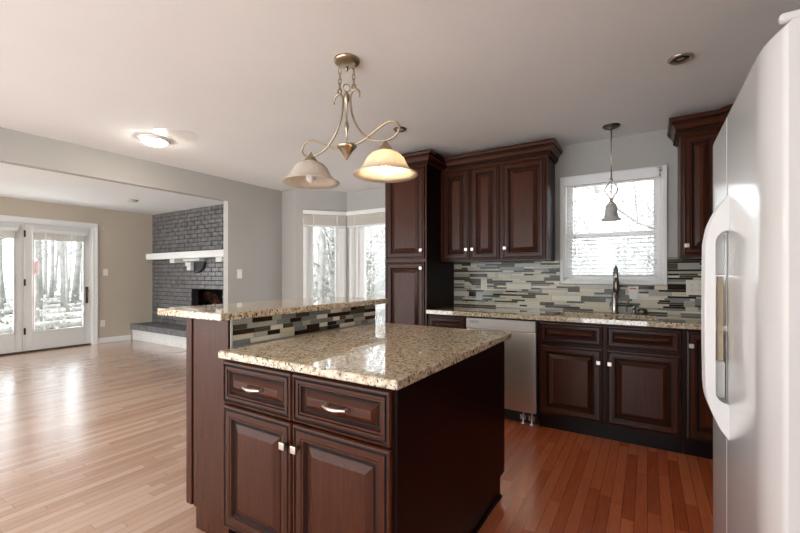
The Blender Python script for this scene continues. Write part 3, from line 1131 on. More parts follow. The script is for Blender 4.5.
g.lathe((fx + 0.015, fy, ZC1 + 0.075), [(0.012, 0), (0.012, 0.045), (0.009, 0.055)], 12, axis='x')
g.tube(bez([(fx + 0.055, fy, ZC1 + 0.075), (fx + 0.085, fy - 0.01, ZC1 + 0.082), (fx + 0.11, fy - 0.015, ZC1 + 0.12)]), [0.008] * 7 + [0.007] * 6, 8)
finish('lever', g, 'darkmetal', fa)
# stopper / sprayer hub beside it
sp = thing('soap_dispenser', 'small dark metal soap dispenser on the granite right of the faucet', 'soap dispenser', (-0.095, 3.83, ZC1))
g = G()
g.lathe((-0.095, 3.83, ZC1), [(0.022, 0), (0.022, 0.006), (0.014, 0.012), (0.013, 0.045), (0.017, 0.05), (0.017, 0.062), (0.01, 0.066)], 18)
finish('pump', g, 'faucet', sp)
g = G()
g.tube(bez([(-0.095, 3.83, ZC1 + 0.058), (-0.13, 3.81, ZC1 + 0.064), (-0.150, 3.80, ZC1 + 0.045), (-0.145, 3.80, ZC1 + 0.02)]), 0.006, 8)
finish('nozzle', g, 'darkmetal', sp)
g = G()
g.lathe((-0.035, 3.84, ZC1), [(0.030, 0), (0.036, 0.008), (0.036, 0.03), (0.028, 0.045), (0.012, 0.05)], 18)
tag(finish('drain_stopper', g, 'darkmetal'), 'round dark drain stopper resting on the counter by the backsplash', 'drain stopper')

# backsplash of stick mosaic
random.seed(21)


def mosaic(g, u0, u1, z0, z1, rows, place, lens, weights, tall=0.18, hole=None):
    rh = (z1 - z0) / rows
    step = 0.01
    n = int((u1 - u0) / step)
    occ = [[False] * n for _ in range(rows)]
    if hole:
        for rr in range(rows):
            if z0 + (rr + 1) * rh > hole[2]:
                for k in range(n):
                    if u0 + (k + 1) * step > hole[0] and u0 + k * step < hole[1]:
                        occ[rr][k] = True
    for r in range(rows):
        i = 0
        while i < n:
            if occ[r][i]:
                i += 1
                continue
            ln = int(random.uniform(*lens) / step)
            j = i
            while j < n and j < i + ln and not occ[r][j]:
                j += 1
            if 0 < n - j < 4 and not any(occ[r][j:n]):
                j = n
            hgt = 1
            if random.random() < tall:
                hgt = random.choice((2, 2, 3))
            hgt = min(hgt, rows - r)
            while hgt > 1 and any(occ[rr][k] for rr in range(r, r + hgt) for k in range(i, j)):
                hgt -= 1
            for rr in range(r, r + hgt):
                for k in range(i, j):
                    occ[rr][k] = True
            mi = random.choices(range(len(TILES)), weights(u0 + i * step) if callable(weights) else weights)[0]
            place(g, u0 + i * step + 0.0012, u0 + j * step - 0.0012, z0 + r * rh + 0.0011, z0 + (r + hgt) * rh - 0.0011, mi)
            i = j


def place_back(g, a, b, z0, z1, mi):
    g.box(a, b, YW - 0.0095 - 0.001 * (mi % 3), YW - 0.003, z0, z1, mi=mi)


g = G()
W1 = lambda x: [30, 16, 27, 9, 4, 14] if x < 0 else [12, 24, 18, 22, 22, 8]  # warmer tiles left, greyer right: the light's tint put into the tile mix
mosaic(g, TX1 + 0.004, XR - 0.004, ZC1 + 0.002, 1.370, 27, place_back, (0.06, 0.26), W1, hole=(-0.690, 0.138, 1.158))
g.box(TX1 + 0.002, -0.690, YW - 0.004, YW - 0.0005, ZC1, 1.371, mi=6)
g.box(-0.690, 0.140, YW - 0.004, YW - 0.0005, ZC1, 1.152, mi=6)
g.box(0.140, XR - 0.002, YW - 0.004, YW - 0.0005, ZC1, 1.371, mi=6)
bs = tag(finish('tile_backsplash', g, TILES + ['grout']), 'stick mosaic tile backsplash in cream, grey and brown behind the sink', 'backsplash')
for a, b in ((-0.735, -0.690), (0.140, 0.206)):
    finish('edge_trim', G().box(a, b, YW - 0.012, YW - 0.003, 1.372, 1.385), 'darkmetal', bs)
wall_plate('light_switch', 'slim ivory switch plate on the mosaic backsplash under the wall cabinets', 'light switch', (-1.424, YW - 0.011, 1.145), 'y', w=0.066, h=0.115, mat='almond')
wall_plate('wall_outlet', 'wide ivory outlet plate on the mosaic backsplash beside the fridge', 'outlet', (0.325, YW - 0.011, 1.14), 'y', w=0.125, h=0.12, kind='outlet', mat='almond')
pt = thing('paper_tag', 'white paper tag with an orange stripe against the backsplash right of the faucet', 'tag', (-0.105, 3.90, 1.03))
g = G()
vs = [(-0.13, 1.035), (-0.08, 1.035), (-0.064, 1.142), (-0.142, 1.142)]
f1 = [g.v((x, YW - 0.020, z)) for x, z in vs]; f2 = [g.v((x, YW - 0.012, z)) for x, z in vs]
g.f(f1); g.f(f2[::-1])
for k in range(4):
    j = (k + 1) % 4
    g.f([f1[k], f1[j], f2[j], f2[k]])
finish('card', g, 'plastic', pt)
finish('stripe', G().box(-0.128, -0.078, YW - 0.0215, YW - 0.0202, 1.118, 1.133), 'orange', pt)

# ------------------------------------------------------------------ sink window
w1 = bpy.data.objects.new('window_1', None)
w1['kind'] = 'structure'
w1.location = (-0.27, YW, 1.16)
COL.objects.link(w1)
g = G()
c = 0.032
g.box(WX0 - c, WX0, YW - 0.022, YW, WZ0 - c, WZ1 + c, bev=0.004)
g.box(WX1, WX1 + c, YW - 0.022, YW, WZ0 - c, WZ1 + c, bev=0.004)
g.box(WX0, WX1, YW - 0.022, YW, WZ1, WZ1 + c, bev=0.004)
g.box(WX0, WX1, YW - 0.022, YW, WZ0 - c, WZ0, bev=0.004)
g.box(WX0, WX0 + 0.012, YW, YW + 0.14, WZ0, WZ1)
g.box(WX1 - 0.012, WX1, YW, YW + 0.14, WZ0, WZ1)
g.box(WX0, WX1, YW, YW + 0.14, WZ1 - 0.012, WZ1)
g.box(WX0, WX1, YW, YW + 0.14, WZ0, WZ0 + 0.014)
finish('window_casing', g, 'trim', w1)
g = G()
zm = 1.60
for (z0, z1, y0) in ((zm - 0.02, WZ1 - 0.012, 0.095), (WZ0 + 0.014, zm + 0.02, 0.065)):
    s = 0.05
    g.box(WX0 + 0.012, WX0 + 0.012 + s, YW + y0, YW + y0 + 0.03, z0, z1, bev=0.003)
    g.box(WX1 - 0.012 - s, WX1 - 0.012, YW + y0, YW + y0 + 0.03, z0, z1, bev=0.003)
    g.box(WX0 + 0.012 + s, WX1 - 0.012 - s, YW + y0, YW + y0 + 0.03, z0, z0 + 0.042, bev=0.003)
    g.box(WX0 + 0.012 + s, WX1 - 0.012 - s, YW + y0, YW + y0 + 0.03, z1 - 0.042, z1, bev=0.003)
finish('sash', g, 'trim', w1)
g = G()
g.box(WX0 + 0.06, WX1 - 0.06, YW + 0.108, YW + 0.112, zm + 0.02, WZ1 - 0.05)
g.box(WX0 + 0.06, WX1 - 0.06, YW + 0.078, YW + 0.082, WZ0 + 0.05, zm - 0.02)
finish('window_pane', g, 'glass', w1)

bl = thing('window_blind', 'lowered white slatted blind in front of the sink window', 'blind', (-0.27, YW - 0.03, 1.215))
BX_0, BX_1 = -0.640, 0.070
finish('valance', G().box(BX_0 - 0.005, BX_1 + 0.012, YW - 0.058, YW - 0.023, 2.045, 2.125, bev=0.004), 'slat', bl)
g = G()
ns = 22
tilt = radians(13)
for k in range(ns):
    z = 1.262 + k * 0.0362
    T = Matrix.Translation((0, YW + 0.006, z)) @ Matrix.Rotation(tilt, 4, 'X')
    g.T = T
    g.box(BX_0 + 0.004, BX_1 - 0.004, -0.024, 0.024, -0.0013, 0.0013)
g.T = Matrix.Identity(4)
finish('slats', g, 'slat', bl)
for x in (BX_0 + 0.02, BX_0 + 0.24, BX_1 - 0.24, BX_1 - 0.02):
    g = G()
    for yy in (-0.0195, 0.031):
        g.box(x - 0.0008, x + 0.0008, YW + yy - 0.0006, YW + yy + 0.0006, 1.22, 2.05)
    g.box(x - 0.0008, x + 0.0008, YW - 0.0195, YW + 0.031, 1.2425, 1.2435)
    finish('ladder_cord', g, 'slat', bl)
finish('bottom_rail', G().box(BX_0 + 0.004, BX_1 - 0.004, YW - 0.018, YW + 0.03, 1.222, 1.242, bev=0.004), 'slat', bl)
g = G()
g.tube([(BX_0 + 0.085, YW - 0.062, 2.05), (BX_0 + 0.085, YW - 0.055, 1.99), (BX_0 + 0.085, YW - 0.045, 1.42)], 0.0035, 6)
finish('tilt_wand', g, 'panelgrey', bl)

# ------------------------------------------------------------------ island
IX0, IX1, IY0, IY1 = -1.618, -0.70, 1.102, 2.26
isl = thing('kitchen_island', 'dark cherry kitchen island with two drawers and two doors under granite', 'kitchen island', ((IX0 + IX1) / 2, 1.66, 0))
g = G()
g.box(IX0, IX1, IY0, IY1, 0.105, 0.873, bev=0.0015)
finish('carcass', g, 'cherry_shaded', isl)
g = G()
g.box(IX0, IX1 - 0.004, IY0 - 0.003, IY0 + 0.002, 0.105, 0.873)
finish('face_frame', g, 'cherry_shaded', isl)
g = G()
g.box(IX0 + 0.002, IX1 - 0.002, IY0 + 0.075, IY1 - 0.075, 0, 0.1045)
finish('toe_kick', g, 'cherry_shaded', isl)
finish('base_panel', G().box(IX1 + 0.0, IX1 + 0.009, IY0 + 0.02, IY1 - 0.075, 0, 0.012, bev=0.002), 'black', isl)
fy0 = IY0 - 0.004
xm = -1.171
for a, b, px in ((IX0 + 0.010, xm - 0.003, -1.388), (xm + 0.003, IX1 - 0.012, -0.938)):
    o = door(isl, a, b, 0.672, 0.858, fy0, rings=DRAW_R, name='drawer')
    pull(o, px, fy0 - 0.017, 0.769)
door(isl, IX0 + 0.010, xm - 0.003, 0.120, 0.664, fy0, xm - 0.028, 0.578)
door(isl, xm + 0.003, IX1 - 0.012, 0.120, 0.664, fy0, xm + 0.034, 0.578)

ICX0, ICX1, ICY0, ICY1 = -1.600, -0.666, 1.050, 2.285
tag(finish('countertop', G().box(ICX0, ICX1, ICY0, ICY1, 0.875, 0.908, bev=0.006), 'granite'), 'large speckled granite countertop on the kitchen island', 'countertop')

# raised bar: end panel, seating side, tile strip
bp_ = thing('bar_partition', 'dark cherry half wall behind the island carrying the raised bar', 'half wall', (-1.78, 1.7, 0))
BY0, BY1 = 1.115, 2.275
finish('carcass', G().box(-1.905, -1.632, BY0 + 0.012, BY1, 0.105, 1.034), 'cherry_shaded', bp_)
finish('end_panel', G().box(-1.896, -1.621, BY0, BY0 + 0.0115, 0.105, 1.034, bev=0.001), 'cherry', bp_)
finish('back_panel', G().box(-1.955, -1.907, BY0 - 0.004, BY1, 0.105, 1.034, bev=0.004), 'cherry', bp_)
finish('toe_kick', G().box(-1.872, -1.634, BY0 + 0.012, BY1 - 0.01, 0, 0.1045), 'cherry_shaded', bp_)
g = G()
g.box(-1.880, -1.621, BY0 + 0.004, BY0 + 0.0118, 0, 0.1045)
finish('plinth_board', g, 'cherry', bp_)
g = G()
g.T = Matrix.Identity(4)


def place_bar(g, a, b, z0, z1, mi):
    g.box(-1.6285, -1.6215 + 0.001 * (mi % 2), a, b, z0, z1, mi=mi)


random.seed(5)
mosaic(g, BY0 + 0.022, BY1 - 0.006, 0.912, 1.033, 5, place_bar, (0.06, 0.13), [14, 24, 6, 26, 30, 12], tall=0.05)
g.box(-1.6315, -1.6265, BY0 + 0.02, BY1, 0.88, 1.034, mi=6)
finish('mosaic_strip', g, TILES + ['grout'], bp_)
finish('edge_trim', G().box(-1.6315, -1.616, BY0 + 0.0118, BY0 + 0.021, 0.88, 1.034), 'panelgrey', bp_)
g = G()
g.box(-2.13, -1.595, 1.06, 2.39, 1.035, 1.070, bev=0.006)
tag(finish('bar_top', g, 'granite'), 'raised speckled granite bar top behind the island', 'bar top')

# ------------------------------------------------------------------ fridge
fr = thing('refrigerator', 'white side-by-side refrigerator with long moulded handles at right', 'refrigerator', (0.62, 1.59, 0))
RY0, RY1, SE = 1.133, 2.045, 1.675
finish('cabinet_body', G().box(0.302, 1.03, RY0, RY1, 0.03, 1.768, bev=0.006), 'fridgeside', fr)


def fridge_door(y0, y1, near):
    g = G()
    n = 26
    pl = []
    for k in range(n + 1):
        t = k / n
        yy = y0 + (y1 - y0) * t
        Y = (yy - RY0) / (RY1 - RY0)            # 0 near .. 1 far
        bulge = 0.222 + (0.024 * ((0.14 - Y) / 0.14) ** 2.0 if Y < 0.14 else 0.004 * max(0, (Y - 0.9) / 0.1) ** 2)
        pl.append((bulge, yy))
    pl = [(0.296, y0)] + pl + [(0.296, y1)]
    zs = [(0.07, 0.006), (0.076, 0.0), (1.760, 0.0), (1.770, 0.006)]
    rings = []
    for z, ins in zs:
        rings.append([g.v((x + ins, yy, z)) for x, yy in pl])
    for a, b in zip(rings, rings[1:]):
        for k in range(len(pl) - 1):
            g.f([a[k], a[k + 1], b[k + 1], b[k]], 0, 0 < k < len(pl) - 2)
        g.f([a[-1], a[0], b[0], b[-1]])
    g.f(rings[0]); g.f(rings[-1][::-1])
    return g


o_near = finish('fridge_door', fridge_door(RY0 - 0.008, SE - 0.002, True), 'fridge', fr)
o_far = finish('freezer_door', fridge_door(SE + 0.002, RY1, False), 'fridge', fr)


def handle(y0, y1, parent, slot=True):
    g = G()
    xb = 0.2225
    outer = []
    top = bez([(xb, 0, 1.500), (0.196, 0, 1.463), (0.171, 0, 1.405), (0.160, 0, 1.343)], 6)
    bot = bez([(0.160, 0, 0.878), (0.168, 0, 0.822), (0.196, 0, 0.749), (xb, 0, 0.709)], 6)
    outer = [(p.x, p.z) for p in top] + [(0.1585, 1.22), (0.158, 1.11), (0.1585, 1.0)] + [(p.x, p.z) for p in bot]
    n = len(outer)
    x0, x1, z0, z1 = 0.187, 0.2215, 0.824, 1.383
    inner = []
    for k in range(n):
        x, z = outer[k]
        zz = min(max(z, z0), z1)
        inner.append([x0, zz])
    # make the slot: upper cap, straight inside, lower cap
    nt = len(top)
    for k in range(nt):
        t = k / (nt - 1)
        a = t * pi / 2
        inner[k] = [x1 - (x1 - x0) * sin(a), z1 - 0.04 * (1 - cos(a)) if k < nt else z1]
        o = n - 1 - k
        inner[o] = [x1 - (x1 - x0) * sin(a), z0 + 0.04 * (1 - cos(a))]
    def loop(pts, y, ins=0):
        return [g.v((x + ins, y, z)) for x, z in pts]
    oa, ia = loop(outer, y0, 0.003), loop(inner, y0)
    om0, om1 = loop(outer, y0 + 0.004), loop(outer, y1 - 0.004)
    ob, ib = loop(outer, y1, 0.003), loop(inner, y1)
    for k in range(n - 1):
        g.f([oa[k], oa[k + 1], ia[k + 1], ia[k]])
        g.f([om0[k], om0[k + 1], oa[k + 1], oa[k]], 0, True)
        g.f([om1[k], om1[k + 1], om0[k + 1], om0[k]], 0, True)
        g.f([ob[k], ob[k + 1], om1[k + 1], om1[k]], 0, True)
        g.f([ib[k], ib[k + 1], ob[k + 1], ob[k]])
        g.f([ia[k], ia[k + 1], ib[k + 1], ib[k]], 0, True)
    for q in (0, n - 1):
        g.f([oa[q], om0[q], om1[q], ob[q], ib[q], ia[q]])
    return finish('handle', g, 'handle', parent)


h1 = handle(SE - 0.046, SE - 0.006, o_near)
h2 = handle(SE + 0.006, SE + 0.046, o_far)
for z0, z1 in ((1.24, 1.378), (0.83, 0.95)):
    finish('grip_pad', G().box(0.192, 0.2185, SE + 0.008, SE + 0.034, z0, z1, bev=0.003), 'handle', h2)
g = G()
g.box(0.198, 0.214, SE + 0.010, SE + 0.030, 0.955, 1.235, bev=0.002)
finish('grip_strip', g, 'yellowed', h2)
g = G()
g.box(0.236, 0.70, RY0 - 0.006, RY0 + 0.014, 1.771, 1.790, bev=0.007, seg=3)
finish('hinge_cover', g, 'handle', fr)
g = G()
g.box(0.30, 0.60, RY1 - 0.08, RY1 - 0.02, 1.769, 1.793, bev=0.008, seg=3)
finish('hinge_cover', g, 'handle', fr)
finish('kick_grille', G().box(0.30, 0.34, RY0 + 0.01, RY1 - 0.01, 0.0, 0.066), 'badge', fr)

# ------------------------------------------------------------------ chandelier
CHX, CHY = -1.425, 1.718
ch = thing('pendant_chandelier', 'antique brass two-shade chandelier with scrolled arms above the raised bar', 'chandelier', (CHX, CHY, 1.77))
g = G()
g.lathe((CHX, CHY, CE), [(0.072, 0.0), (0.072, -0.008), (0.066, -0.018), (0.050, -0.024), (0.02, -0.027), (1e-4, -0.027)], 32)
g.lathe((CHX, CHY, CE - 0.036), [(0.006, 0), (0.010, -0.010), (0.008, -0.022), (1e-4, -0.028)], 12)
finish('canopy', g, 'bronze', ch)


def link(g, c, L, W, r, ang):
    pts = []
    for k in range(14):
        a = 2 * pi * k / 14
        u, z = W * cos(a), L * sin(a)
        pts.append((c[0] + u * cos(ang), c[1] + u * sin(ang), c[2] + z))
    g.tube(pts, r, 6, closed=True)


# arms traced in the plane of the fixture (dx from the axis, z)
ARM = [(0.091, 2.212), (0.089, 2.240), (0.073, 2.259), (0.050, 2.261), (0.034, 2.247), (0.027, 2.210), (0.040, 2.128), (0.080, 2.045),
       (0.145, 1.978), (0.210, 1.951), (0.266, 1.945), (0.320, 1.957), (0.348, 1.990), (0.332, 2.022), (0.297, 2.038), (0.247, 2.030), (0.172, 1.996),
       (0.106, 1.968), (0.060, 1.962), (0.022, 1.972)]
for s in (1, -1):
    g = G()
    pts = bez([(CHX + s * x, CHY, z) for x, z in ARM], 6)
    n = len(pts)
    g.tube(pts, [0.0038 if i < 5 else 0.0062 for i in range(n)], 8)
    finish('arm', g, 'bronze', ch)
    g = G()
    z = CE - 0.030
    k = 0
    while z > 2.285:
        link(g, (CHX + s * 0.050, CHY, z - 0.018), 0.019, 0.0085, 0.0026, (pi / 2) * (k % 2) + 0.3)
        z -= 0.029
        k += 1
    link(g, (CHX + s * 0.050, CHY, 2.278), 0.016, 0.013, 0.0026, 0.3)
    finish('chain', g, 'bronze', ch)
g = G()
g.lathe((CHX, CHY, 0), [(1e-4, 2.268), (0.004, 2.262), (0.015, 2.248), (0.018, 2.232), (0.012, 2.208), (0.005, 2.198), (0.0042, 2.10), (0.008, 2.092),
                        (0.013, 2.068), (0.008, 2.045), (0.0042, 2.038), (0.0042, 1.96)][::-1], 20)
link(g, (CHX, CHY, 2.285), 0.020, 0.020, 0.003, 0.9)
finish('center_stem', g, 'bronze', ch)
g = G()
g.lathe((CHX, CHY, 0), [(1e-4, 1.880), (0.007, 1.885), (0.010, 1.897), (0.020, 1.912), (0.034, 1.932), (0.046, 1.946), (0.058, 1.957), (0.054, 1.963), (1e-4, 1.963)], 28)
finish('center_cone', g, 'bronze', ch)
SHADE = [(0.028, 0.122), (0.045, 0.120), (0.075, 0.106), (0.098, 0.083), (0.112, 0.055), (0.124, 0.032), (0.145, 0.013), (0.170, 0.0),
         (0.169, -0.004), (0.141, 0.009), (0.120, 0.027), (0.108, 0.050), (0.094, 0.078), (0.072, 0.101), (0.045, 0.115), (0.028, 0.117)]
for s in (1, -1):
    sx = CHX + s * 0.262 - (0.012 if s < 0 else 0)
    zr = 1.766 if s > 0 else 1.792
    g = G()
    g.lathe((sx, CHY, zr), [(1e-4, 0.180), (0.007, 0.177), (0.012, 0.165), (0.028, 0.145), (0.038, 0.130), (0.040, 0.114), (0.036, 0.110), (1e-4, 0.110)][::-1], 24)
    finish('shade_holder', g, 'bronze', ch)
    g = G()
    g.lathe((sx, CHY, zr), SHADE, 40, close=True)
    finish('shade', g, 'alabaster', ch)
    g = G()
    g.sphere((sx, CHY, zr + 0.028), 0.030, sz=1.15)
    g.lathe((sx, CHY, zr + 0.055), [(0.014, 0), (0.014, 0.058)], 14)
    b = finish('bulb', g, 'bulb_on' if s > 0 else 'bulb_off', ch)
    b['label'] = 'glowing warm bulb' if s > 0 else 'unlit white bulb'

# sink pendant
PX, PY = -0.247, 3.60
pd = thing('pendant_light', 'small pendant lamp with a frosted bell shade in front of the sink window', 'pendant light', (PX, PY, 1.68))
g = G()
g.lathe((PX, PY, CE), [(0.064, 0.0), (0.064, -0.006), (0.052, -0.018), (0.028, -0.026), (0.010, -0.030), (0.008, -0.036)], 28)
finish('canopy', g, 'darkmetal', pd)
finish('rod', G().lathe((PX, PY, 2.015), [(0.0055, 0), (0.0055, 0.39)], 10), 'nickel', pd)
g = G()
g.lathe((PX, PY, 1.985), [(0.006, 0), (0.012, 0.006), (0.011, 0.03), (0.006, 0.036)], 12)
for s in (1, -1):
    g.tube(bez([(PX + s * 0.006, PY, 2.00), (PX + s * 0.012, PY, 1.985), (PX + s * 0.044, PY + s * 0.006, 1.935), (PX + s * 0.040, PY, 1.905), (PX + s * 0.012, PY, 1.862), (PX + s * 0.006, PY, 1.835)]), 0.0058, 8)
g.tube([(PX, PY, 1.99), (PX, PY, 1.83)], 0.0035, 8)
g.lathe((PX, PY, 1.815), [(0.021, 0), (0.016, 0.012), (0.008, 0.022)], 14)
finish('scroll_stem', g, 'nickel', pd)
g = G()
g.lathe((PX, PY, 1.683), [(0.016, 0.134), (0.026, 0.132), (0.038, 0.118), (0.044, 0.090), (0.046, 0.055), (0.051, 0.030), (0.062, 0.010), (0.071, 0.0),
                         (0.070, -0.003), (0.059, 0.008), (0.048, 0.030), (0.043, 0.055), (0.041, 0.090), (0.035, 0.115), (0.025, 0.128), (0.016, 0.130)], 32, close=True)
finish('shade', g, 'frosted', pd)
finish('bulb', G().sphere((PX, PY, 1.735), 0.022), 'bulb_off', pd)

# ceiling fittings
cl = thing('ceiling_light', 'lit flush ceiling light between the chandelier and the header', 'ceiling light', (-3.69, 1.815, CE - 0.05))
g = G()
g.lathe((-3.69, 1.815, CE), [(0.125, 0.0), (0.125, -0.012), (0.112, -0.024), (0.098, -0.024)], 36)
finish('trim_ring', g, 'trim', cl)
g = G()
g.lathe((-3.69, 1.815, CE - 0.018), [(0.098, 0.0), (0.092, -0.016), (0.070, -0.028), (0.04, -0.034), (1e-4, -0.036)], 36)
finish('lens', g, 'lamp_on', cl)
g = G()
rd = random.Random(3)
pts = []
for k in range(28):
    a = 2 * pi * k / 28
    rr = 0.16 * (1 + 0.12 * sin(3 * a + 1) + 0.05 * rd.random())  # thin irregular white disc against the ceiling
    pts.append((-3.41 + rr * cos(a) * 0.9, 1.86 + rr * sin(a), 0))
lo = [g.v((p[0], p[1], CE - 0.003)) for p in pts]; hi = [g.v((p[0], p[1], CE)) for p in pts]
g.f(lo[::-1]); g.f(hi)
for k in range(28):
    j = (k + 1) % 28
    g.f([lo[k], lo[j], hi[j], hi[k]])
tag(finish('ceiling_patch', g, 'plastic'), 'faint white patch on the ceiling beside the lit light', 'plaster patch')  # just a thin white disc in the plastic material
rc = thing('recessed_light', 'small copper-rimmed recessed light in the ceiling just behind the chandelier arm', 'ceiling light', (-1.725, 2.76, CE - 0.02))
g = G()
g.lathe((-1.725, 2.76, CE), [(0.055, 0), (0.055, -0.006), (0.046, -0.012), (0.036, -0.010), (0.034, 0)], 30)
finish('trim_ring', g, 'darkmetal', rc)
finish('lens', G().lathe((-1.725, 2.76, CE), [(0.034, -0.001), (0.030, -0.007), (1e-4, -0.009)], 20), 'bulb_off', rc)
rc = thing('recessed_light', 'small round unlit recessed light in the ceiling above the fridge end', 'ceiling light', (0.155, 2.68, CE - 0.02))
g = G()
g.lathe((0.155, 2.68, CE), [(0.060, 0), (0.060, -0.006), (0.052, -0.012), (0.044, -0.010), (0.042, 0)], 30)
finish('trim_ring', g, 'nickel', rc)
g = G()
g.lathe((0.155, 2.68, CE), [(0.042, -0.001), (0.030, -0.009), (0.024, -0.009), (0.022, -0.002)], 26)
finish('gimbal', g, 'iron', rc)
finish('lens', G().lathe((0.155, 2.68, CE), [(0.022, -0.001), (0.020, -0.006), (1e-4, -0.007)], 20), 'nickel', rc)
g = G()
g.lathe((-7.0, 3.10, CE), [(0.09, 0), (0.088, -0.02), (0.06, -0.03), (1e-4, -0.03)], 26)
tag(finish('smoke_detector', g, 'panelgrey'), 'small round disc on the family room ceiling near the chimney', 'smoke detector')

# ------------------------------------------------------------------ outdoors
g = G()
n = 44
gx = [-70 + i * 2.0 for i in range(n + 1)]
rd = random.Random(8)
vv = {}
for i in range(n + 1):
    for j in range(40):
        x, yy = -70 + i * 2.0, -16 + j * 2.0
        inside = x > -9.8 and yy < 7
        z = -0.35 + (0 if inside else rd.uniform(-0.08, 0.12) + 0.012 * max(0, -x - 12) + 0.012 * max(0, yy - 8))
        vv[i, j] = g.v((x, yy, z))
for i in range(n):
    for j in range(39):
        g.f([vv[i, j], vv[i + 1, j], vv[i + 1, j + 1], vv[i, j + 1]], 0, True)
struct('ground', g, 'leaves')
struct('rear_sun_blocker', G().box(XL - 0.12, XR + 0.12, YBACK - 1.45, YBACK, CE, CE + 0.1), 'trim')  # unseen roof added to keep direct sun off the indoor floor
struct('rear_bounce_slab', G().box(-12, 10, -15, YBACK - 0.02, -0.30, -0.03), 'deck')  # unseen pale slab added to bounce sunlight up to the ceiling
struct('side_bounce_slab', G().box(XR + 0.13, 10, YBACK - 0.02, 6, -0.30, -0.03), 'deck')  # another unseen pale slab, added as a reflector for the open right side
struct('patio_slab', G().box(-11.0, XL - 0.12, 0.3, 4.4, -0.34, -0.02, bev=0.01), 'deck')


def zground(x, yy):
    return -0.35 + 0.012 * max(0, -x - 12) + 0.012 * max(0, yy - 8) - 0.05


def bare_tree(x, yy, h, r, rd, mat='bark', nb=9):
    g = G()
    z0 = zground(x, yy)
    pts, rs = [], []
    lx, ly = rd.uniform(-0.06, 0.06), rd.uniform(-0.06, 0.06)
    for k in range(9):
        t = k / 8
        pts.append((x + lx * h * t + rd.uniform(-0.05, 0.05) * t, yy + ly * h * t + rd.uniform(-0.05, 0.05) * t, z0 + h * t))
        rs.append(r * (1.25 if k == 0 else 1) * (1 - 0.8 * t))
    g.tube(pts, rs, 8)
    for b in range(nb):
        t = rd.uniform(0.2, 0.95)
        k = min(7, int(t * 8))
        p = V(pts[k]).lerp(V(pts[k + 1]), t * 8 - k)
        a = rd.uniform(0, 2 * pi)
        L = h * rd.uniform(0.12, 0.32) * (1.1 - 0.5 * t)
        d = V((cos(a), sin(a), rd.uniform(0.35, 1.1))).normalized()
        q = [p]
        for m in range(4):
            d = (d + V((rd.uniform(-.25, .25), rd.uniform(-.25, .25), rd.uniform(-.1, .3)))).normalized()
            q.append(q[-1] + d * L / 4)
        if any(w.x > -9.2 and w.y < 5.4 for w in q):
            continue
        br = r * (1 - 0.8 * t) * 0.4
        g.tube(q, [br, br * 0.8, br * 0.6, br * 0.4, br * 0.2], 5)
        for m in range(3):
            st = q[rd.randint(1, 3)]
            d2 = V((rd.uniform(-1, 1), rd.uniform(-1, 1), rd.uniform(0, 1))).normalized()
            g.tube([st, st + d2 * L * 0.25, st + d2 * L * 0.4 + V((0, 0, L * 0.08))], [br * 0.4, br * 0.3, br * 0.12], 4)
    return finish('bare_tree', g, mat, None, (x, yy, z0))


rd = random.Random(31)
for k in range(34):
    X = -rd.uniform(15, 46)
    if k < 6:
        X = -rd.uniform(16, 24)
    yy = -X * rd.uniform(0.12, 0.46)
    tag(bare_tree(X, yy, rd.uniform(9, 16), rd.uniform(0.05, 0.135), rd), 'bare grey tree in the woods beyond the patio doors', 'tree', 'bare trees beyond the patio doors')
for k in range(16):
    D = rd.uniform(4.5, 26)
    a = rd.uniform(0.52, 0.98)
    yy = 5.0 + D
    X = -yy * a
    tag(bare_tree(X, yy, rd.uniform(7, 13), rd.uniform(0.05, 0.15), rd), 'bare slender tree outside the bay window', 'tree', 'bare trees outside the bay window')
tag(bare_tree(-6.55, 6.9, 8.5, 0.085, rd, nb=7), 'slim grey tree close behind the left bay window pane', 'tree')
for k in range(9):
    yy = rd.uniform(9, 24)
    X = yy * rd.uniform(-0.28, 0.12)
    tag(bare_tree(X, yy, rd.uniform(7, 12), rd.uniform(0.06, 0.13), rd), 'bare tree seen through the blind of the sink window', 'tree', 'bare trees behind the sink window')
tag(bare_tree(-0.52, 7.4, 9, 0.21, rd, mat='palebark', nb=5), 'thick pale tree trunk behind the middle of the sink window', 'tree')


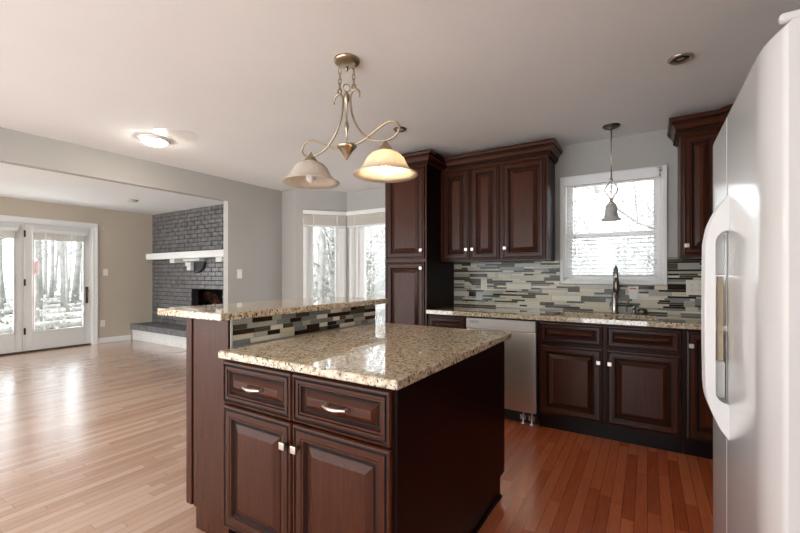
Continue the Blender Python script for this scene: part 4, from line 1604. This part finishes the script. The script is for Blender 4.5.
def thicket(name, label, spots, rd, h=(0.5, 3.2)):
    g = G()
    for x, yy in spots:
        z0 = zground(x, yy)
        H = rd.uniform(*h)
        p = V((x, yy, z0))
        d = V((rd.uniform(-.4, .4), rd.uniform(-.4, .4), 1)).normalized()
        q = [p]
        for m in range(4):
            d = (d + V((rd.uniform(-.4, .4), rd.uniform(-.4, .4), rd.uniform(-.2, .2)))).normalized()
            q.append(q[-1] + d * H / 4)
        if any(w.x > -10.5 and w.y < 6.2 for w in q):
            continue
        r = rd.uniform(0.008, 0.018)
        g.tube(q, [r, r * .8, r * .6, r * .5, r * .3], 3, cap=False)
        for m in range(5):
            st = q[rd.randint(1, 4)]
            d2 = V((rd.uniform(-1, 1), rd.uniform(-1, 1), rd.uniform(-.2, .9))).normalized()
            g.tube([st, st + d2 * H * 0.22], [r * .6, r * .3], 3, cap=False)
            # dry leaves
            c = st + d2 * H * 0.2
            s = rd.uniform(0.02, 0.05)
            e1 = V((rd.uniform(-1, 1), rd.uniform(-1, 1), rd.uniform(-1, 1))).normalized() * s
            e2 = e1.orthogonal().normalized() * s
            g.f([g.v(c + e1), g.v(c + e2), g.v(c - e1), g.v(c - e2)])
    o = finish(name, g, 'twig')
    tag(o, label, 'undergrowth', kind='stuff')


rd = random.Random(77)
sp1 = []
for k in range(420):
    X = -rd.uniform(12, 34)
    sp1.append((X, -X * rd.uniform(0.10, 0.48)))
thicket('brushwood', 'tangle of bare brushwood in the woods beyond the patio doors', sp1, rd, (0.25, 1.1))
sp2 = []
for k in range(800):
    yy = rd.uniform(6.5, 20)
    sp2.append((-yy * rd.uniform(0.5, 1.0), yy))
thicket('brushwood', 'dense bare brushwood outside the bay window', sp2, rd, (1.0, 5.5))
sp3 = []
for k in range(700):
    yy = rd.uniform(9.5, 20)
    sp3.append((yy * rd.uniform(-0.3, 0.15), yy))
thicket('brushwood', 'bare brushwood outside the sink window', sp3, rd, (0.8, 5.0))
for k in range(14):
    X = -rd.uniform(13, 28)
    yy = -X * rd.uniform(0.2, 0.36)
    L = rd.uniform(2, 4)
    z = zground(X, yy) + 0.15
    g = G()
    g.tube([(X, yy - L / 2, z), (X + 0.2, yy, z + 0.05), (X + 0.1, yy + L / 2, z + 0.12)], [0.15, 0.13, 0.09], 8)
    tag(finish('fallen_log', g, 'bark'), 'fallen grey log on the leafy ground beyond the patio doors', 'log', 'fallen logs in the woods')
fd = thing('bird_feeder', 'small faded pink feeder on a thin pole outside the patio door', 'feeder', (-9.05, 2.475, -0.02))
g = G()
g.lathe((-9.05, 2.475, 1.25), [(0.05, 0), (0.06, 0.02), (0.06, 0.20), (0.075, 0.21), (0.02, 0.28), (1e-4, 0.285)], 16)
finish('seed_tube', g, 'pink', fd)
finish('pole', G().lathe((-9.05, 2.475, -0.02), [(0.005, 0), (0.005, 1.28)], 8), 'pink', fd)
